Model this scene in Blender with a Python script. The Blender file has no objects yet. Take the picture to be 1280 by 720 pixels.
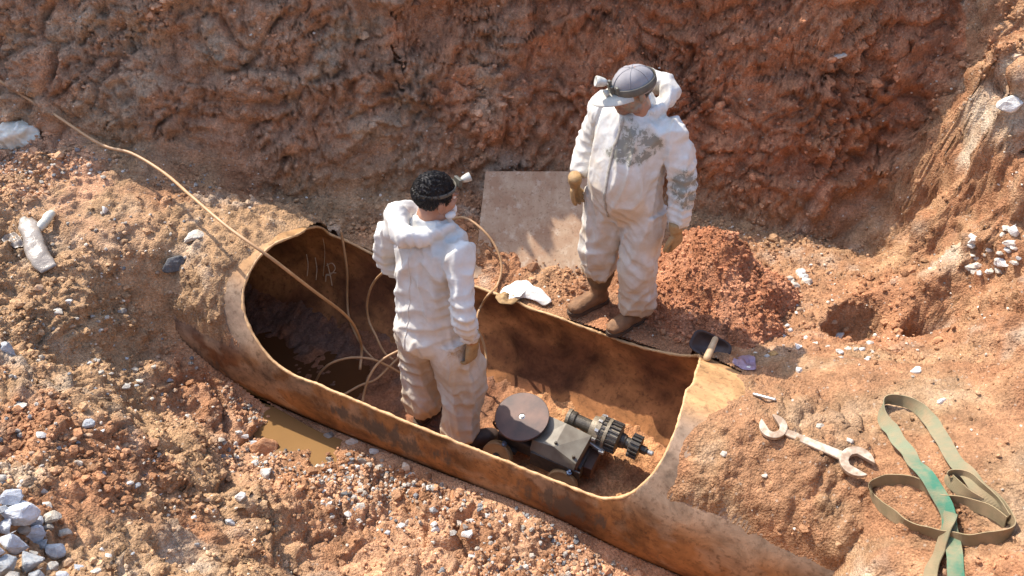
import bpy, bmesh, math, random
import numpy as np
from mathutils import Vector, Matrix, noise as mnoise
from mathutils.bvhtree import BVHTree

random.seed(7)
rng = np.random.default_rng(11)
SC = bpy.context.scene
COL = SC.collection
R = math.radians

# ------------------------------------------------------------------ camera
PITCH, FPX, CAMH = R(42.0), 1150.0, 3.7
cam_d = bpy.data.cameras.new('camera')
cam_d.sensor_width = 36.0
cam_d.lens = FPX / 1280.0 * 36.0
cam_d.clip_end = 500.0
cam_d.clip_start = 0.05
cam = bpy.data.objects.new('camera', cam_d)
cam.location = (0, 0, CAMH)
cam.rotation_euler = (R(90) - PITCH, 0, 0)
COL.objects.link(cam)
SC.camera = cam

# ------------------------------------------------------------------ sky, sun, exposure
SUN_EL = R(51.0)
TRAVEL = np.array([0.75, -0.6614])             # horizontal heading of the sunlight
sun_d = bpy.data.lights.new('sun', 'SUN')
sun_d.energy = 2.6
sun_d.angle = R(0.55)
sun_d.color = (1.0, 0.93, 0.83)
sun = bpy.data.objects.new('sun', sun_d)
trav = Vector((TRAVEL[0] * math.cos(SUN_EL), TRAVEL[1] * math.cos(SUN_EL), -math.sin(SUN_EL)))
sun.rotation_euler = trav.to_track_quat('-Z', 'Y').to_euler()
sun.location = (-3, 8, 9)
COL.objects.link(sun)
world = bpy.data.worlds.new('World')
SC.world = world
world.use_nodes = True
wt = world.node_tree
bg = wt.nodes['Background']
sky = wt.nodes.new('ShaderNodeTexSky')
sky.sky_type = 'NISHITA'
sky.sun_disc = False
sky.sun_elevation = SUN_EL
sky.sun_rotation = math.atan2(-TRAVEL[0], -TRAVEL[1])   # compass bearing of the sun from +Y
sky.air_density = 1.0
sky.dust_density = 1.5
wt.links.new(sky.outputs[0], bg.inputs[0])
bg.inputs[1].default_value = 0.15
SC.view_settings.view_transform = 'Standard'
SC.view_settings.look = 'None'
SC.view_settings.gamma = 1.0
SC.view_settings.exposure = 1.56
SC.render.engine = 'CYCLES'
SC.cycles.max_bounces = 6

# ------------------------------------------------------------------ pixel <-> place helpers (1280x720 frame)
FW = np.array([0, math.cos(PITCH), -math.sin(PITCH)])
UP = np.array([0, math.sin(PITCH), math.cos(PITCH)])
CC = np.array([0, 0, CAMH])
def ray(px, py):
    return FW + np.array([1.0, 0, 0]) * (px - 640) / FPX + UP * (360 - py) / FPX
def at_z(px, py, z):
    d = ray(px, py)
    return CC + d * (z - CAMH) / d[2]
PA = R(26.7)
AX = np.array([math.cos(PA), -math.sin(PA), 0.0])      # pipe axis heading
NX = np.array([math.sin(PA), math.cos(PA), 0.0])       # across the pipe, away from the viewer
N0, Z0, RO, RI = 3.045, -0.14, 0.566, 0.552
def W(s, nrel, z):
    return AX * s + NX * (N0 + nrel) + np.array([0, 0, z])
def at_n(px, py, nrel):
    d = ray(px, py)
    t = (N0 + nrel - CC @ NX) / (d @ NX)
    return CC + d * t
def pipe_hit(px, py, rad=RO, far=False):
    q = _pipe_hit(px, py, rad, far)
    for _ in range(5):
        q = _pipe_hit(px, py, rad - squash(math.degrees(q[1])), far)
    return q
def squash(deg):
    """how far the old pipe's crown has sagged, by angle round the wall"""
    return 0.052 * np.exp(-((deg - 56.0) / 31.0) ** 2)
def _pipe_hit(px, py, rad, far):
    d = ray(px, py)
    dn, dz = d @ NX, d[2]
    on, oz = CC @ NX - N0, CAMH - Z0
    a, b, c = dn * dn + dz * dz, 2 * (on * dn + oz * dz), on * on + oz * oz - rad * rad
    D = max(b * b - 4 * a * c, 0.0)
    t = (-b + (1 if far else -1) * math.sqrt(D)) / (2 * a)
    p = CC + d * t
    return p @ AX, math.atan2(p[2] - Z0, p @ NX - N0) % (2 * math.pi)

# ------------------------------------------------------------------ noise in numpy
_g = np.random.default_rng(3).normal(size=(4096, 3))
_g /= np.linalg.norm(_g, axis=1)[:, None]
_r = np.random.default_rng(5).random((4096, 3))
def _h(i, j, k):
    return ((i * 73856093) ^ (j * 19349663) ^ (k * 83492791)) & 4095
def perlin(p):
    p = np.asarray(p, float)
    i0 = np.floor(p).astype(np.int64)
    f = p - i0
    u = f * f * f * (f * (f * 6 - 15) + 10)
    out = 0
    for dx in (0, 1):
        wx = u[:, 0] if dx else 1 - u[:, 0]
        for dy in (0, 1):
            wy = u[:, 1] if dy else 1 - u[:, 1]
            for dz in (0, 1):
                wz = u[:, 2] if dz else 1 - u[:, 2]
                g = _g[_h(i0[:, 0] + dx, i0[:, 1] + dy, i0[:, 2] + dz)]
                out = out + wx * wy * wz * (g[:, 0] * (f[:, 0] - dx) + g[:, 1] * (f[:, 1] - dy) + g[:, 2] * (f[:, 2] - dz))
    return out * 1.6
def fbm(p, oct=4, gain=0.5):
    a, s, o = 1.0, 0.0, np.asarray(p, float)
    for k in range(oct):
        s = s + a * perlin(o + 17.3 * k)
        o = o * 2.03
        a *= gain
    return s
def billow(p, oct=3, gain=0.5):
    a, s, o = 1.0, 0.0, np.asarray(p, float)
    for k in range(oct):
        s = s + a * (np.abs(perlin(o + 31.7 * k)) * 2 - 0.5)
        o = o * 2.1
        a *= gain
    return s
def worley(p):
    p = np.asarray(p, float)
    i0 = np.floor(p).astype(np.int64)
    f1 = np.full(len(p), 9.0); f2 = np.full(len(p), 9.0); idv = np.zeros(len(p))
    for dx in (-1, 0, 1):
        for dy in (-1, 0, 1):
            for dz in (-1, 0, 1):
                c = i0 + np.array([dx, dy, dz])
                hh = _h(c[:, 0], c[:, 1], c[:, 2])
                d = np.linalg.norm(c + _r[hh] - p, axis=1)
                m = d < f1
                f2 = np.where(m, f1, np.minimum(f2, d))
                idv = np.where(m, hh / 4096.0, idv)
                f1 = np.where(m, d, f1)
    return f1, f2, idv
def sstep(a, b, x):
    t = np.clip((x - a) / (b - a), 0, 1)
    return t * t * (3 - 2 * t)

# ------------------------------------------------------------------ materials
def new_mat(name):
    m = bpy.data.materials.new(name)
    m.use_nodes = True
    nt = m.node_tree
    return m, nt, nt.nodes['Principled BSDF']
def nd(nt, kind, **kw):
    n = nt.nodes.new(kind)
    for k, v in kw.items():
        if k.startswith('_'):
            setattr(n, k[1:], v)
        else:
            n.inputs[k.replace('_', ' ')].default_value = v
    return n
def tex_coord(nt, kind='Object'):
    return nt.nodes.new('ShaderNodeTexCoord').outputs[kind]
def mixc(nt, fac, a, b, blend='MIX'):
    m = nt.nodes.new('ShaderNodeMix')
    m.data_type = 'RGBA'
    m.blend_type = blend
    for sock, v in ((0, fac), (6, a), (7, b)):
        if hasattr(v, 'links'):
            nt.links.new(v, m.inputs[sock])
        else:
            m.inputs[sock].default_value = v if sock == 0 else (*v, 1)
    return m.outputs[2]
def ramp(nt, inp, stops):
    r = nt.nodes.new('ShaderNodeValToRGB')
    el = r.color_ramp.elements
    while len(el) < len(stops):
        el.new(0.5)
    for e, (p, c) in zip(el, stops):
        e.position = p
        e.color = (c, c, c, 1) if isinstance(c, (int, float)) else (*c, 1)
    nt.links.new(inp, r.inputs[0])
    return r.outputs[0]
def span(nt, val, lo, hi, k=1.0):
    m = nt.nodes.new('ShaderNodeMapRange')
    m.interpolation_type = 'SMOOTHSTEP'
    nt.links.new(val, m.inputs[0])
    for i, v in ((1, lo), (2, hi), (3, 0.0), (4, k)):
        m.inputs[i].default_value = v
    return m.outputs[0]
def noise_tex(nt, co, scale, detail=4, rough=0.55, dist=0.0):
    n = nd(nt, 'ShaderNodeTexNoise', Scale=scale, Detail=detail, Roughness=rough, Distortion=dist)
    if co is not None:
        nt.links.new(co, n.inputs['Vector'])
    return n.outputs['Fac']
def bump(nt, height, strength, dist, prev=None):
    b = nd(nt, 'ShaderNodeBump', Strength=strength, Distance=dist)
    nt.links.new(height, b.inputs['Height'])
    if prev is not None:
        nt.links.new(prev, b.inputs['Normal'])
    return b.outputs[0]
def attr(nt, name, out='Color'):
    a = nt.nodes.new('ShaderNodeAttribute')
    a.attribute_name = name
    return a.outputs[out]
def simple_mat(name, c1, c2, scale=20, rough=0.6, metal=0.0, bstr=0.3, bdist=0.003, bscale=None, spread=0.25, detail=5):
    """two-tone noisy material"""
    m, nt, b = new_mat(name)
    co = tex_coord(nt)
    f = noise_tex(nt, co, scale, detail)
    f = ramp(nt, f, [(0.5 - spread, 0.0), (0.5 + spread, 1.0)])
    nt.links.new(mixc(nt, f, c1, c2), b.inputs['Base Color'])
    b.inputs['Roughness'].default_value = rough
    b.inputs['Metallic'].default_value = metal
    if bstr:
        nt.links.new(bump(nt, noise_tex(nt, co, bscale or scale * 4, 4), bstr, bdist), b.inputs['Normal'])
    return m
def earth_mat(name, rough=0.95, spec=0.15, b1=1.0, pebbles=True):
    """colour from the mesh attribute 'tint', broken up with grain and small stones"""
    m, nt, b = new_mat(name)
    co = tex_coord(nt)
    base = attr(nt, 'tint')
    n1 = noise_tex(nt, co, 9, 6, 0.65)
    n2 = noise_tex(nt, co, 70, 5, 0.7)
    v = nd(nt, 'ShaderNodeMath', _operation='MULTIPLY_ADD'); nt.links.new(n1, v.inputs[0]); v.inputs[1].default_value = 1.5; v.inputs[2].default_value = 0.27
    v2 = nd(nt, 'ShaderNodeMath', _operation='MULTIPLY_ADD'); nt.links.new(n2, v2.inputs[0]); v2.inputs[1].default_value = 1.9; v2.inputs[2].default_value = 0.08
    mm = nd(nt, 'ShaderNodeMath', _operation='MULTIPLY'); nt.links.new(v.outputs[0], mm.inputs[0]); nt.links.new(v2.outputs[0], mm.inputs[1])
    c = mixc(nt, 1.0, base, mm.outputs[0], 'MULTIPLY')
    if pebbles:
        vo = nd(nt, 'ShaderNodeTexVoronoi', Scale=55.0); nt.links.new(co, vo.inputs['Vector'])
        sep = nt.nodes.new('ShaderNodeSeparateColor'); nt.links.new(vo.outputs['Color'], sep.inputs[0])
        pick = ramp(nt, sep.outputs[0], [(0.90, 0.0), (0.93, 1.0)])
        near = ramp(nt, vo.outputs['Distance'], [(0.25, 1.0), (0.42, 0.0)])
        fac = nd(nt, 'ShaderNodeMath', _operation='MULTIPLY'); nt.links.new(pick, fac.inputs[0]); nt.links.new(near, fac.inputs[1])
        f2 = nd(nt, 'ShaderNodeMath', _operation='MULTIPLY'); nt.links.new(fac.outputs[0], f2.inputs[0]); f2.inputs[1].default_value = 0.55
        c = mixc(nt, f2.outputs[0], c, (0.42, 0.34, 0.26))
    nt.links.new(c, b.inputs['Base Color'])
    b.inputs['Roughness'].default_value = rough
    b.inputs['Specular IOR Level'].default_value = spec
    h1 = noise_tex(nt, co, 45, 6, 0.7)
    vv = nd(nt, 'ShaderNodeTexVoronoi', Scale=95.0); nt.links.new(co, vv.inputs['Vector'])
    nrm = bump(nt, h1, 0.85 * b1, 0.017)
    nrm = bump(nt, vv.outputs['Distance'], 0.65 * b1, 0.009, nrm)
    nt.links.new(nrm, b.inputs['Normal'])
    return m

# ------------------------------------------------------------------ mesh helpers
def mesh_np(name, verts, faces, smooth=True):
    """faces: (M,k) array or list"""
    me = bpy.data.meshes.new(name)
    verts = np.asarray(verts, np.float32)
    me.vertices.add(len(verts))
    me.vertices.foreach_set('co', verts.ravel())
    if isinstance(faces, np.ndarray):
        m, k = faces.shape
        me.loops.add(m * k)
        me.loops.foreach_set('vertex_index', faces.astype(np.int32).ravel())
        me.polygons.add(m)
        me.polygons.foreach_set('loop_start', np.arange(0, m * k, k, dtype=np.int32))
        me.polygons.foreach_set('loop_total', np.full(m, k, np.int32))
        me.update(calc_edges=True)
        me.validate()
    else:
        me.clear_geometry()
        me.from_pydata([tuple(map(float, v)) for v in verts], [], faces)
        me.update()
    me.polygons.foreach_set('use_smooth', np.full(len(me.polygons), smooth, dtype=bool))
    return me
def set_tint(me, col, name='tint'):
    a = me.attributes.new(name, 'FLOAT_COLOR', 'POINT')
    col = np.asarray(col, np.float32)
    if col.shape[1] == 3:
        col = np.concatenate([col, np.ones((len(col), 1), np.float32)], 1)
    a.data.foreach_set('color', np.ascontiguousarray(col).ravel())
def set_val(me, v, name):
    a = me.attributes.new(name, 'FLOAT', 'POINT')
    a.data.foreach_set('value', np.asarray(v, np.float32))
def link(name, me, mat=None, parent=None, loc=None):
    o = bpy.data.objects.new(name, me)
    COL.objects.link(o)
    if mat is not None:
        me.materials.clear()
        me.materials.append(mat)
    if parent is not None:
        o.parent = parent
    if loc is not None:
        o.location = loc
    return o
def tag(o, label=None, cat=None, group=None, kind=None):
    for k, v in (('label', label), ('category', cat), ('group', group), ('kind', kind)):
        if v:
            o[k] = v
    return o
def empty(name, loc, rz=0.0, label=None, cat=None, group=None):
    o = bpy.data.objects.new(name, None)
    o.empty_display_size = 0.1
    o.location = tuple(loc)
    o.rotation_euler = (0, 0, rz)
    COL.objects.link(o)
    return tag(o, label, cat, group)

def catmull(P, k):
    P = np.asarray(P, float)
    if len(P) < 3 or k <= 1:
        t = np.linspace(0, len(P) - 1, (len(P) - 1) * max(k, 1) + 1)
        return np.stack([np.interp(t, np.arange(len(P)), P[:, i]) for i in range(P.shape[1])], 1)
    Q = np.vstack([2 * P[0] - P[1], P, 2 * P[-1] - P[-2]])
    out = []
    for i in range(1, len(Q) - 2):
        p0, p1, p2, p3 = Q[i - 1], Q[i], Q[i + 1], Q[i + 2]
        for t in np.arange(k) / k:
            out.append(0.5 * (2 * p1 + (p2 - p0) * t + (2 * p0 - 5 * p1 + 4 * p2 - p3) * t * t + (3 * p1 - p0 - 3 * p2 + p3) * t ** 3))
    out.append(P[-1])
    return np.array(out)

class MB:
    """collects closed shapes into one mesh"""
    def __init__(self):
        self.v, self.f, self.sm = [], [], []
    def add(self, v, f, smooth=True):
        o = len(self.v)
        self.v += [tuple(map(float, x)) for x in v]
        self.f += [tuple(i + o for i in q) for q in f]
        self.sm += [smooth] * len(f)
        return self
    def loft(self, pts, rad, ref=(1, 0, 0), seg=20, k=4, power=2.0, cap=True, smooth=True):
        """tube through pts; rad rows (ra along ref, rb across)"""
        pts = np.asarray(pts, float)
        rad = np.asarray(rad, float)
        if rad.ndim == 1:
            rad = np.stack([rad, rad], 1)
        D = catmull(np.hstack([pts, rad]), k)
        P, Q = D[:, :3], np.maximum(D[:, 3:], 1e-4)
        T = np.gradient(P, axis=0)
        T /= np.linalg.norm(T, axis=1)[:, None] + 1e-12
        ref = np.asarray(ref, float)
        vs, fs = [], []
        a = np.linspace(0, 2 * math.pi, seg, endpoint=False)
        ca, sa = np.cos(a), np.sin(a)
        e = 2.0 / power
        ca, sa = np.sign(ca) * np.abs(ca) ** e, np.sign(sa) * np.abs(sa) ** e
        prev = None
        for i in range(len(P)):
            x = (ref if prev is None else prev)
            x = x - T[i] * (x @ T[i])
            x /= np.linalg.norm(x) + 1e-12
            prev = x
            y = np.cross(T[i], x)
            vs += list(P[i] + np.outer(ca * Q[i, 0], x) + np.outer(sa * Q[i, 1], y))
        n = len(P)
        for i in range(n - 1):
            for j in range(seg):
                fs.append((i * seg + j, i * seg + (j + 1) % seg, (i + 1) * seg + (j + 1) % seg, (i + 1) * seg + j))
        if cap:
            fs.append(tuple(range(seg))[::-1])
            fs.append(tuple((n - 1) * seg + j for j in range(seg)))
        return self.add(vs, fs, smooth)
    def capsule(self, a, b, r0, r1, seg=12):
        a, b = np.asarray(a, float), np.asarray(b, float)
        d = b - a
        L = np.linalg.norm(d) + 1e-9
        u = d / L
        ref = (1, 0, 0) if abs(u[0]) < 0.8 else (0, 1, 0)
        ts, rs = [], []
        for q in (90, 60, 30, 0):
            ts.append(a - u * r0 * math.sin(R(q))); rs.append(max(r0 * math.cos(R(q)), 1e-4))
        for q in (0, 30, 60, 90):
            ts.append(b + u * r1 * math.sin(R(q))); rs.append(max(r1 * math.cos(R(q)), 1e-4))
        return self.loft(ts, rs, ref, seg, 1)
    def ellipsoid(self, c, r, rot=None, seg=20, rings=12):
        vs, fs = [], []
        c, r = np.asarray(c, float), np.asarray(r, float)
        M = np.array(rot) if rot is not None else np.eye(3)
        vs.append(c + M @ np.array([0, 0, r[2]]))
        for i in range(1, rings):
            t = math.pi * i / rings
            for j in range(seg):
                p = 2 * math.pi * j / seg
                vs.append(c + M @ (r * np.array([math.sin(t) * math.cos(p), math.sin(t) * math.sin(p), math.cos(t)])))
        vs.append(c - M @ np.array([0, 0, r[2]]))
        for j in range(seg):
            fs.append((0, 1 + j, 1 + (j + 1) % seg))
        for i in range(rings - 2):
            for j in range(seg):
                a = 1 + i * seg
                fs.append((a + j, a + seg + j, a + seg + (j + 1) % seg, a + (j + 1) % seg))
        l = len(vs) - 1
        a = 1 + (rings - 2) * seg
        for j in range(seg):
            fs.append((l, a + (j + 1) % seg, a + j))
        return self.add(vs, fs)
    def box(self, c, h, rot=None, smooth=False):
        c, h = np.asarray(c, float), np.asarray(h, float)
        M = np.array(rot) if rot is not None else np.eye(3)
        vs = [c + M @ (h * np.array(q)) for q in ((-1, -1, -1), (1, -1, -1), (1, 1, -1), (-1, 1, -1), (-1, -1, 1), (1, -1, 1), (1, 1, 1), (-1, 1, 1))]
        return self.add(vs, [(3, 2, 1, 0), (4, 5, 6, 7), (0, 1, 5, 4), (1, 2, 6, 5), (2, 3, 7, 6), (3, 0, 4, 7)], smooth)
    def lathe(self, a, b, prof, seg=28, smooth=False):
        """prof: list of (t along a->b in metres, radius)"""
        a, b = np.asarray(a, float), np.asarray(b, float)
        u = (b - a) / np.linalg.norm(b - a)
        ref = np.array([0, 0, 1.0]) if abs(u[2]) < 0.9 else np.array([1.0, 0, 0])
        x = ref - u * (ref @ u); x /= np.linalg.norm(x)
        y = np.cross(u, x)
        vs, fs = [], []
        for t, r in prof:
            for j in range(seg):
                p = 2 * math.pi * j / seg
                vs.append(a + u * t + r * (x * math.cos(p) + y * math.sin(p)))
        for i in range(len(prof) - 1):
            for j in range(seg):
                fs.append((i * seg + j, i * seg + (j + 1) % seg, (i + 1) * seg + (j + 1) % seg, (i + 1) * seg + j))
        fs.append(tuple(range(seg))[::-1])
        fs.append(tuple((len(prof) - 1) * seg + j for j in range(seg)))
        return self.add(vs, fs, smooth)
    def prism(self, poly, z0, z1, smooth=False):
        n = len(poly)
        vs = [(x, y, z0) for x, y in poly] + [(x, y, z1) for x, y in poly]
        fs = [tuple(range(n))[::-1], tuple(range(n, 2 * n))] + [(i, (i + 1) % n, n + (i + 1) % n, n + i) for i in range(n)]
        return self.add(vs, fs, smooth)
    def mesh(self, name):
        me = bpy.data.meshes.new(name)
        me.from_pydata(self.v, [], self.f)
        me.polygons.foreach_set('use_smooth', self.sm)
        me.update()
        return me
    def build(self, name, mat, parent=None, bevel=0.0, sub=0):
        o = link(name, self.mesh(name), mat, parent)
        if bevel:
            bake(o, [('BEVEL', dict(width=bevel, segments=2, limit_method='ANGLE', angle_limit=R(35)))])
        return o
def bake(o, mods):
    for i, (t, kw) in enumerate(mods):
        m = o.modifiers.new(str(i), t)
        for k, v in kw.items():
            setattr(m, k, v)
    dg = bpy.context.evaluated_depsgraph_get()
    dg.update()
    me = bpy.data.meshes.new_from_object(o.evaluated_get(dg), depsgraph=dg)
    mats = list(o.data.materials)
    o.modifiers.clear()
    old = o.data
    o.data = me
    me.name = old.name
    bpy.data.meshes.remove(old)
    if not me.materials:
        for m in mats:
            me.materials.append(m)
    return o
def remesh(o, voxel, smooth=4, factor=0.5):
    bake(o, [('REMESH', dict(mode='VOXEL', voxel_size=voxel, use_smooth_shade=True)),
             ('SMOOTH', dict(factor=factor, iterations=smooth))])
    return o
def co_no(me):
    n = len(me.vertices)
    c = np.empty(n * 3, np.float32); me.vertices.foreach_get('co', c)
    q = np.empty(n * 3, np.float32); me.vertices.foreach_get('normal', q)
    return c.reshape(-1, 3).astype(float), q.reshape(-1, 3).astype(float)
def put_co(me, c):
    me.vertices.foreach_set('co', np.asarray(c, np.float32).ravel())
    me.update()

# ------------------------------------------------------------------ the torch-cut opening of the pipe, as (place along, angle round)
def hits(pts, rad=RO, far=False):
    return [pipe_hit(x, y, rad, far) for x, y in pts]
near_rim = hits([(393,480),(450,504),(500,525),(550,545),(627,576),(700,605),(744,622)])
right_arch = hits([(764,624),(782,621),(805,605),(822,585),(838,555),(850,520),(859,485)])
right_top = [(-0.555, R(95)), (-0.575, R(75)), (-0.60, R(55)), (-0.64, R(35)), (-0.70, R(22))]
far_rim = hits([(834,440),(790,429),(740,411),(687,391),(660,383)], RO, True)
far_rim += [(-1.78, R(16)), (-1.90, R(15)), (-2.10, R(16)), (-2.4, R(16.5))] + hits([(500,331),(474,320),(450,308),(430,298),(412,291)], RO, True)
left_arch = hits([(372,292),(345,302),(322,322),(307,348),(302,378),(309,405),(325,433),(345,456),(368,470)])
_a, _b = far_rim[-1], left_arch[0]
left_top = [(_a[0] + (_b[0] - _a[0]) * t - 0.02 * math.sin(math.pi * t), _a[1] + (_b[1] - _a[1]) * t) for t in (0.33, 0.67)]
loop = near_rim + right_arch + right_top + far_rim + left_top + left_arch
loop = [(s, (a if a <= R(270) else a - 2 * math.pi)) for s, a in loop]
LP = np.array(loop)
LP = np.vstack([LP, LP[:1]])
LP = catmull(LP, 8)
LP[:-1] += np.random.default_rng(2).normal(size=(len(LP) - 1, 2)) * np.array([0.0022, 0.0042])
LP[-1] = LP[0]
def _edge(pts):
    P = np.array([(math.degrees(a if a <= R(270) else a - 2 * math.pi), q) for q, a in pts])
    P = P[np.argsort(P[:, 0])]
    return P[:, 0], P[:, 1]
EDGE_L = _edge(left_top + left_arch + far_rim[-1:])
EDGE_R = _edge(right_top + right_arch + near_rim[-1:])

# ================================================================== TERRAIN
# sample spots of the dug ground: (pixel x, pixel y, height)
CTRL = [
 # strip behind the pipe
 (770,412,0.0),(735,392,0.0),(690,385,-0.01),(640,368,-0.02),(600,345,0.0),(560,320,0.02),(520,290,0.05),(480,300,0.02),
 (450,285,0.04),(430,268,0.10),(500,262,0.10),(560,268,0.10),(585,292,0.12),(604,306,0.10),(625,320,0.07),(650,332,0.04),(690,344,0.02),(725,350,0.0),(820,425,0.0),
 (850,340,0.04),(930,310,0.05),(960,365,0.08),(1000,340,0.06),(1000,420,0.16),(920,425,0.10),(870,438,0.10),(950,455,0.22),
 # ground over and beyond the right end of the pipe
 (1040,470,0.42),(1050,430,0.28),(1100,470,0.48),(1200,450,0.55),(1200,520,0.62),(1280,480,0.75),(1280,600,0.80),(1280,715,0.74),
 (1140,600,0.58),(1220,660,0.66),(1150,700,0.46),(1075,705,0.36),(1075,400,0.22),(1160,402,0.34),(1115,360,0.30),(1130,330,0.30),
 (1050,315,0.10),(1120,312,0.16),(1180,310,0.42),(1220,330,0.62),(1280,330,0.85),(1200,190,0.85),(1185,230,0.62),(1240,125,1.12),(1235,70,1.35),(1280,60,1.55),(1280,200,1.18),(1235,255,0.78),(1170,270,0.42),(1140,298,0.16),
 # trench on the near side
 (240,455,-0.16),(290,500,-0.30),(330,530,-0.41),(370,545,-0.42),(335,560,-0.40),(400,560,-0.40),(430,575,-0.36),(500,600,-0.34),(560,640,-0.30),
 (640,640,-0.27),(700,680,-0.28),(760,705,-0.36),(850,725,-0.36),(930,745,-0.32),(1000,775,-0.22),(600,720,-0.20),(500,690,-0.22),(430,630,-0.30),(370,610,-0.28),(320,585,-0.30),
 (280,545,-0.28),(195,420,-0.02),(165,392,0.14),(100,400,0.30),(60,420,0.36),(100,345,0.42),(150,335,0.37),
 (50,300,0.50),(20,230,0.60),(100,250,0.56),(200,258,0.46),(0,160,0.66),(150,205,0.58),(250,235,0.38),(320,250,0.22),(370,265,0.12),
 (190,330,0.36),(235,320,0.33),
 # foreground bank, lower left
 (0,455,0.66),(40,458,0.60),(100,494,0.53),(160,530,0.43),(215,566,0.30),(265,604,0.14),(330,650,0.0),(110,440,0.22),(170,478,0.05),(215,512,-0.10),(258,540,-0.22),(0,560,0.80),(100,600,0.66),(200,610,0.34),(260,640,0.16),(330,665,0.0),
 (0,640,0.95),(0,715,1.06),(100,700,0.86),(200,700,0.56),(300,710,0.20),(400,715,-0.06),(290,600,-0.12),(380,660,-0.14),
]
cw = np.array([at_z(*c) for c in CTRL])
extra = np.array([
 (2.9,3.4,1.0),(3.2,2.6,1.1),(3.4,1.6,1.4),(3.4,4.2,1.7),(2.7,4.2,1.0),(2.30,4.72,0.25),(2.9,4.6,1.5),(2.65,4.6,1.2),(2.75,3.9,0.92),
 (2.0,1.2,0.7),(1.0,1.2,0.75),(0.0,1.3,0.8),(-1.0,1.1,1.35),(0.0,0.4,1.9),(1.6,0.4,1.8),(-1.6,0.6,1.9),(-2.4,1.6,1.35),(-3.2,2.6,1.2),(-3.2,1.2,1.9),
 (0.6,1.75,-0.15),(1.1,1.62,-0.05),(-3.4,3.6,0.95),(-3.6,4.6,0.95),(-3.0,5.0,0.75),(-1.5,5.2,0.3),(0.0,5.3,0.15),(1.2,5.2,0.15),(2.0,5.0,0.15)])
TP = np.vstack([cw, extra])
_n = len(TP)
def _U(r2):
    return r2 * np.log(r2 + 1e-9)
_K = _U(((TP[:, None, :2] - TP[None, :, :2]) ** 2).sum(-1)) + np.eye(_n) * 0.012
_Pm = np.hstack([np.ones((_n, 1)), TP[:, :2]])
_sol = np.linalg.solve(np.block([[_K, _Pm], [_Pm.T, np.zeros((3, 3))]]), np.concatenate([TP[:, 2], np.zeros(3)]))
def tps(x, y):
    out = np.empty(len(x))
    for a in range(0, len(x), 60000):
        q = np.stack([x[a:a + 60000], y[a:a + 60000]], 1)
        r2 = ((q[:, None, :] - TP[None, :, :2]) ** 2).sum(-1)
        out[a:a + 60000] = _U(r2) @ _sol[:_n] + _sol[_n] + q @ _sol[_n + 1:]
    return out

def grid_lines(segs):
    out = []
    for a, b, st in segs:
        out += list(np.arange(a, b - st * 0.5, st))
    out.append(segs[-1][1])
    return np.array(out)
GXL = grid_lines([(-60, -20, 10), (-20, -6, 2), (-6, -3.5, 0.25), (-3.5, 3.3, 0.0105), (3.3, 6, 0.25), (6, 20, 2), (20, 60, 10)])
GYL = grid_lines([(-60, -20, 10), (-20, -3, 2), (-3, 1.4, 0.16), (1.4, 4.45, 0.0105), (4.45, 5.75, 0.0062), (5.75, 6.6, 0.05), (6.6, 10, 0.4), (10, 20, 2), (20, 60, 10)])
gx, gy = np.meshgrid(GXL, GYL)
NXg, NYg = len(GXL), len(GYL)
X, Y = gx.ravel(), gy.ravel()
p2 = np.stack([X, Y, np.zeros_like(X)], 1)
xc, yc = np.clip(X, -3.6, 3.5), np.clip(Y, 0.3, 5.4)
zt = tps(xc, yc)
PLATEAU = 2.4
# the pit's outer flanks climb to the level the photographer stands on
fl = np.maximum.reduce([sstep(-4.4, -6.4, X), sstep(3.1, 4.4, X), sstep(0.9, -0.3, Y)])
zt = zt * (1 - fl) + PLATEAU * fl
# the cut face behind the pipe
yb = np.interp(X, [-4, -3, -1.6, -0.8, 0.2, 1.0, 1.9, 2.5, 3.5], [4.72, 4.72, 4.80, 4.90, 5.02, 4.86, 4.60, 4.70, 4.9])
wob = fbm(p2 * np.array([0.9, 0.3, 1]) + 5, 4)
yb = yb + 0.07 * wob
d = Y - yb
zb0 = zt
k1 = 1.55 + 0.55 * fbm(p2 * np.array([1.3, 0.0, 1]) + 40, 3)
run = np.where(X < -0.7, 0.80, 0.86)
t = np.clip(d / run, 0, 1.4)
prof = np.interp(t, [0, 0.10, 0.26, 0.40, 0.55, 0.75, 1.0, 1.4], [0.0, 0.22, 0.52, 0.64, 1.06, 1.50, 2.08, 2.12])
prof_l = np.interp(t, [0, 0.15, 0.35, 0.55, 0.8, 1.0, 1.4], [0.0, 0.26, 0.62, 1.02, 1.54, 2.0, 2.1])
mixl = sstep(-0.3, -1.2, X)
prof = prof * (1 - mixl) + prof_l * mixl
zw = prof * (PLATEAU - np.clip(zb0, 0, 1.2)) / 2.1 + zb0
zw = np.minimum(zw, PLATEAU + 0.02)
zg = np.where(d > 0, np.maximum(zw, zt), zt)
zg = np.where(Y > yb + 1.0, PLATEAU, zg)
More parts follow.
